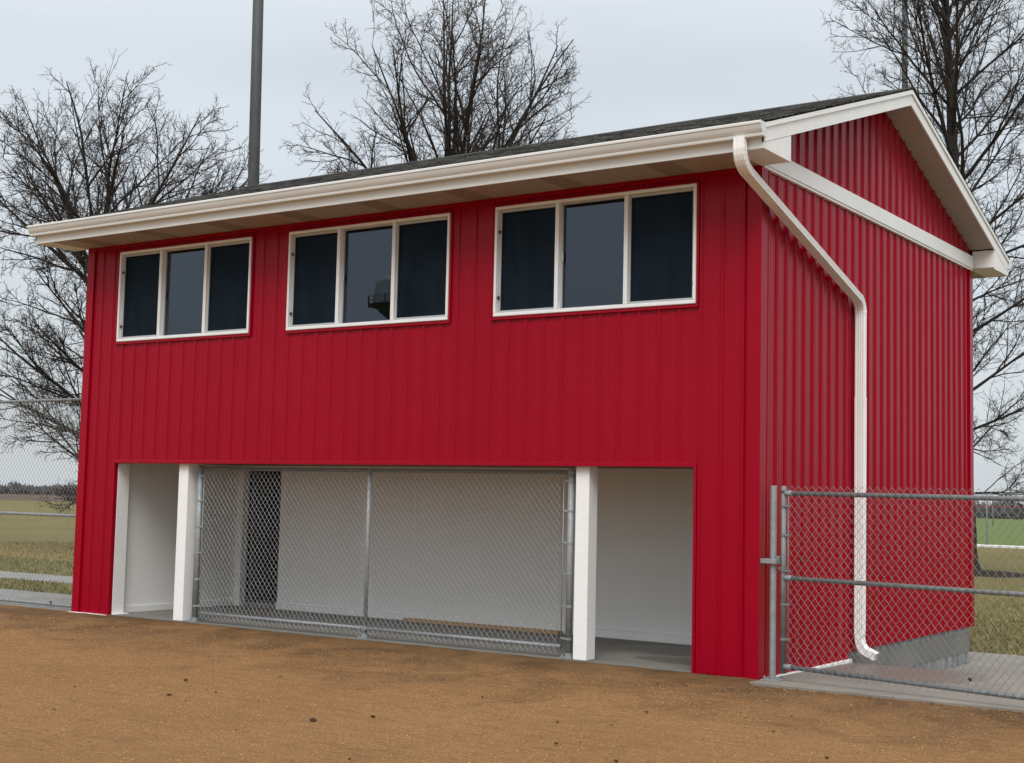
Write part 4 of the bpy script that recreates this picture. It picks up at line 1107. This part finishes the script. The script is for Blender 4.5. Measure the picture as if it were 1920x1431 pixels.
# ------------------------------------------------------------------ far fences on the right
ff = tag(empty('field_fence'), 'grey chain link fence along the white kerb of the sports field', 'fence')
for i in range(-8, 14):
    x = -16.3+2.95*i; y = 66.2-(x+14.6)*0.0833
    pipe('fence_post', (x, y-0.6, -0.42), (x, y-0.6, 2.45), 0.045, ff, M['galv_old'], 8)
pipe('rail', (-16.3-2.95*8, 66.2-(-16.3-23.6+14.6)*0.0833-0.6, 2.45), (-16.3+2.95*13, 66.2-(-16.3+38.35+14.6)*0.0833-0.6, 2.45), 0.035, ff, M['galv_old'], 8)
rf = tag(empty('boundary_fence'), 'far boundary fence with a dull red top rail', 'fence')
for i in range(14):
    x = -75+5.5*i; pipe('fence_post', (x, 160, -0.42), (x, 160, 1.86), 0.05, rf, M['galv_old'], 6)
q = MB(); q.box(-78, 2, 159.95, 160.05, 1.82, 1.98); q.build('rail', M['redcap'], rf)

# ------------------------------------------------------------------ far tree lines
def tree_line(name, x0, x1, dist, n, hmin, hmax, width, seed, label, z0=-0.5, bare=True):
    r_ = np.random.default_rng(seed)
    Vs = []
    for i in range(n):
        px_ = r_.uniform(x0, x1); bx, by = at_px(px_, dist+r_.uniform(-15, 15)); h = r_.uniform(hmin, hmax)*(1.0 if r_.random() < 0.8 else 1.35)
        w = width*r_.uniform(0.6, 1.4); k_ = 90
        tx = r_.normal(0, w*0.5, k_); ty = r_.normal(0, w*0.5, k_); tz = h*r_.beta(1.6, 1.6, k_) if not bare else h*r_.beta(1.2, 1.4, k_)
        ln = h*r_.uniform(0.12, 0.4, k_); wd = r_.uniform(0.05, 0.16, k_)*(1 if bare else 3.2)
        lean = r_.normal(0, 0.25, k_)
        a = np.stack([bx+tx-wd, by+ty, z0+tz*0.8], -1); b_ = np.stack([bx+tx+wd, by+ty, z0+tz*0.8], -1); c = np.stack([bx+tx+lean*ln, by+ty, z0+tz*0.8+ln], -1)
        Vs.append(np.stack([a, b_, c], 1).reshape(-1, 3))
        # trunk base mass
        q_ = r_.uniform(0.3, 0.8, 6)
        for qq in q_:
            ox_ = r_.normal(0, w*0.5)
            Vs.append(np.array([[bx+ox_-w*0.35, by, z0], [bx+ox_+w*0.35, by, z0], [bx+ox_+r_.normal(0, 0.2), by, z0+h*0.55*qq+0.5]]))
    V_ = np.concatenate(Vs); F_ = np.arange(len(V_)).reshape(-1, 3)
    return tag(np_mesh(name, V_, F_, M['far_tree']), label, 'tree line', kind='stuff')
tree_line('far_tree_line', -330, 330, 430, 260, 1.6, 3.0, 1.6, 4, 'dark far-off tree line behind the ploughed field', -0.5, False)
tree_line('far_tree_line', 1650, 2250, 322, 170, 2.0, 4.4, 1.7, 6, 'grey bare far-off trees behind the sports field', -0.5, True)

# ------------------------------------------------------------------ grass blades in the lawns that show
def blades(name, n, polys, seed, label):
    r_ = np.random.default_rng(seed); out = []
    for (xa, xb, ya, yb, frac, zf) in polys:
        k_ = int(n*frac); x = r_.uniform(xa, xb, k_); y = r_.uniform(ya, yb, k_); z = zf(y)
        h = r_.uniform(0.03, 0.085, k_); w = r_.uniform(0.006, 0.014, k_); a = r_.uniform(0, 6.28, k_); le = r_.normal(0, 0.04, (k_, 2))
        p0 = np.stack([x-w*np.cos(a), y-w*np.sin(a), z], -1); p1 = np.stack([x+w*np.cos(a), y+w*np.sin(a), z], -1); p2 = np.stack([x+le[:, 0], y+le[:, 1], z+h], -1)
        out.append(np.stack([p0, p1, p2], 1).reshape(-1, 3))
    V_ = np.concatenate(out); return tag(np_mesh(name, V_, np.arange(len(V_)).reshape(-1, 3), M['blades']), label, 'grass', kind='stuff')
glf = lambda y: -0.05-0.37*np.clip((y-2.35)/(32-2.35), 0, 1)
gzf = lambda y: -0.055-0.37*np.clip((y-2.35)/(5.44-2.35), 0, 1)
blades('lawn_grass', 90000, [(-4.5, 4.5, 8.35, 16, 0.30, gzf), (-8, 3, 16, 30, 0.25, gzf), (-22, -9.95, 2.4, 4.15, 0.08, glf), (-28, -9.95, 5.9, 10, 0.17, glf), (-36, -12, 10, 20, 0.20, glf)], 9, 'short brown and green winter grass on the lawns')

# ------------------------------------------------------------------ water tower (seen mirrored in the middle window)
tw = tag(empty('water_tower'), 'pale water tower with domed tank, mirrored in the middle window', 'water tower')
TX, TY = -99.25, -116.2; RT = 2.9
def lathe(pr, mtl, nm, n=40):
    q = MB(); k_ = len(pr)
    for r0, z in pr: q.v += [(TX+r0*math.cos(2*math.pi*i/n), TY+r0*math.sin(2*math.pi*i/n), z) for i in range(n)]
    for j in range(k_-1):
        for i in range(n):
            a = j*n+i; b_ = j*n+(i+1) % n; q.f.append((a, b_, b_+n, a+n))
    return q.build(nm, mtl, tw, smooth=True)
tank = lathe([(RT, 24.0), (RT, 26.75), (2.55, 27.15), (1.9, 27.5), (1.0, 27.72), (0.02, 27.78)], M['tower'], 'tank')
lathe([(0.9, 22.4), (1.6, 22.75), (RT*0.8, 23.4), (RT*0.98, 24.0)], M['tower_dark'], 'tank_bottom')
lathe([(1.5, -0.5), (0.75, 2.5), (0.7, 20.5), (1.3, 22.4)], M['tower'], 'stem')
lathe([(RT+0.02, 24.02), (RT+0.75, 24.02), (RT+0.75, 24.14), (RT+0.02, 24.14)], M['tower_dark'], 'walkway')
lathe([(RT+0.72, 24.95), (RT+0.76, 24.95), (RT+0.76, 25.02), (RT+0.72, 25.02)], M['tower_dark'], 'hand_rail')
for i in range(14):
    a = 2*math.pi*i/14; q = MB(); x, y = TX+(RT+0.74)*math.cos(a), TY+(RT+0.74)*math.sin(a); q.box(x-0.06, x+0.06, y-0.06, y+0.06, 23.9+0.1*(i % 3), 24.9+0.3*(i % 2)); q.build('antenna', M['tower_dark'], tw)
fc = bpy.data.curves.new('tower_lettering', 'FONT'); fc.body = 'MOT'; fc.size = 1.35; fc.align_x = 'CENTER'; fc.extrude = 0.01
fo = bpy.data.objects.new('tower_lettering', fc)
col.objects.link(fo)
# facing from the tower towards the window
dirv = Vector((-4.8-TX, 0-TY, 0)).normalized(); side_ = Vector((-dirv.y, dirv.x, 0))
pos = Vector((TX, TY, 24.75))+dirv*(RT+0.04)-side_*1.0
mm = Matrix.Identity(4)
for i in range(3): mm[i][0] = side_[i]; mm[i][1] = (0, 0, 1)[i]; mm[i][2] = dirv[i]; mm[i][3] = pos[i]
dg = bpy.context.evaluated_depsgraph_get()
me_t = bpy.data.meshes.new_from_object(fo.evaluated_get(dg))
bpy.data.objects.remove(fo)
me_t.transform(mm); me_t.materials.clear(); me_t.materials.append(M['tower_dark'])
obj_from(me_t, 'lettering', tw)

# put every thing's Empty at its base without moving its parts
bpy.context.view_layer.update()
def rebase(root, loc):
    loc = Vector(loc); root.location = loc
    for c in root.children: c.location = Vector(c.location)-loc
rebase(bld, (-L/2, W/2, 0)); rebase(fen, (xm, fy, 0.03)); rebase(gate, (GA.x, GA.y, 0.05)); rebase(post, (LPX, LPY, 0.03)); rebase(fl, (flx, fly, 0)); rebase(tw, (TX, TY, -0.4))

# report-friendly render settings
scn.render.engine = 'CYCLES'
scn.cycles.max_bounces = 8
scn.cycles.transparent_max_bounces = 24
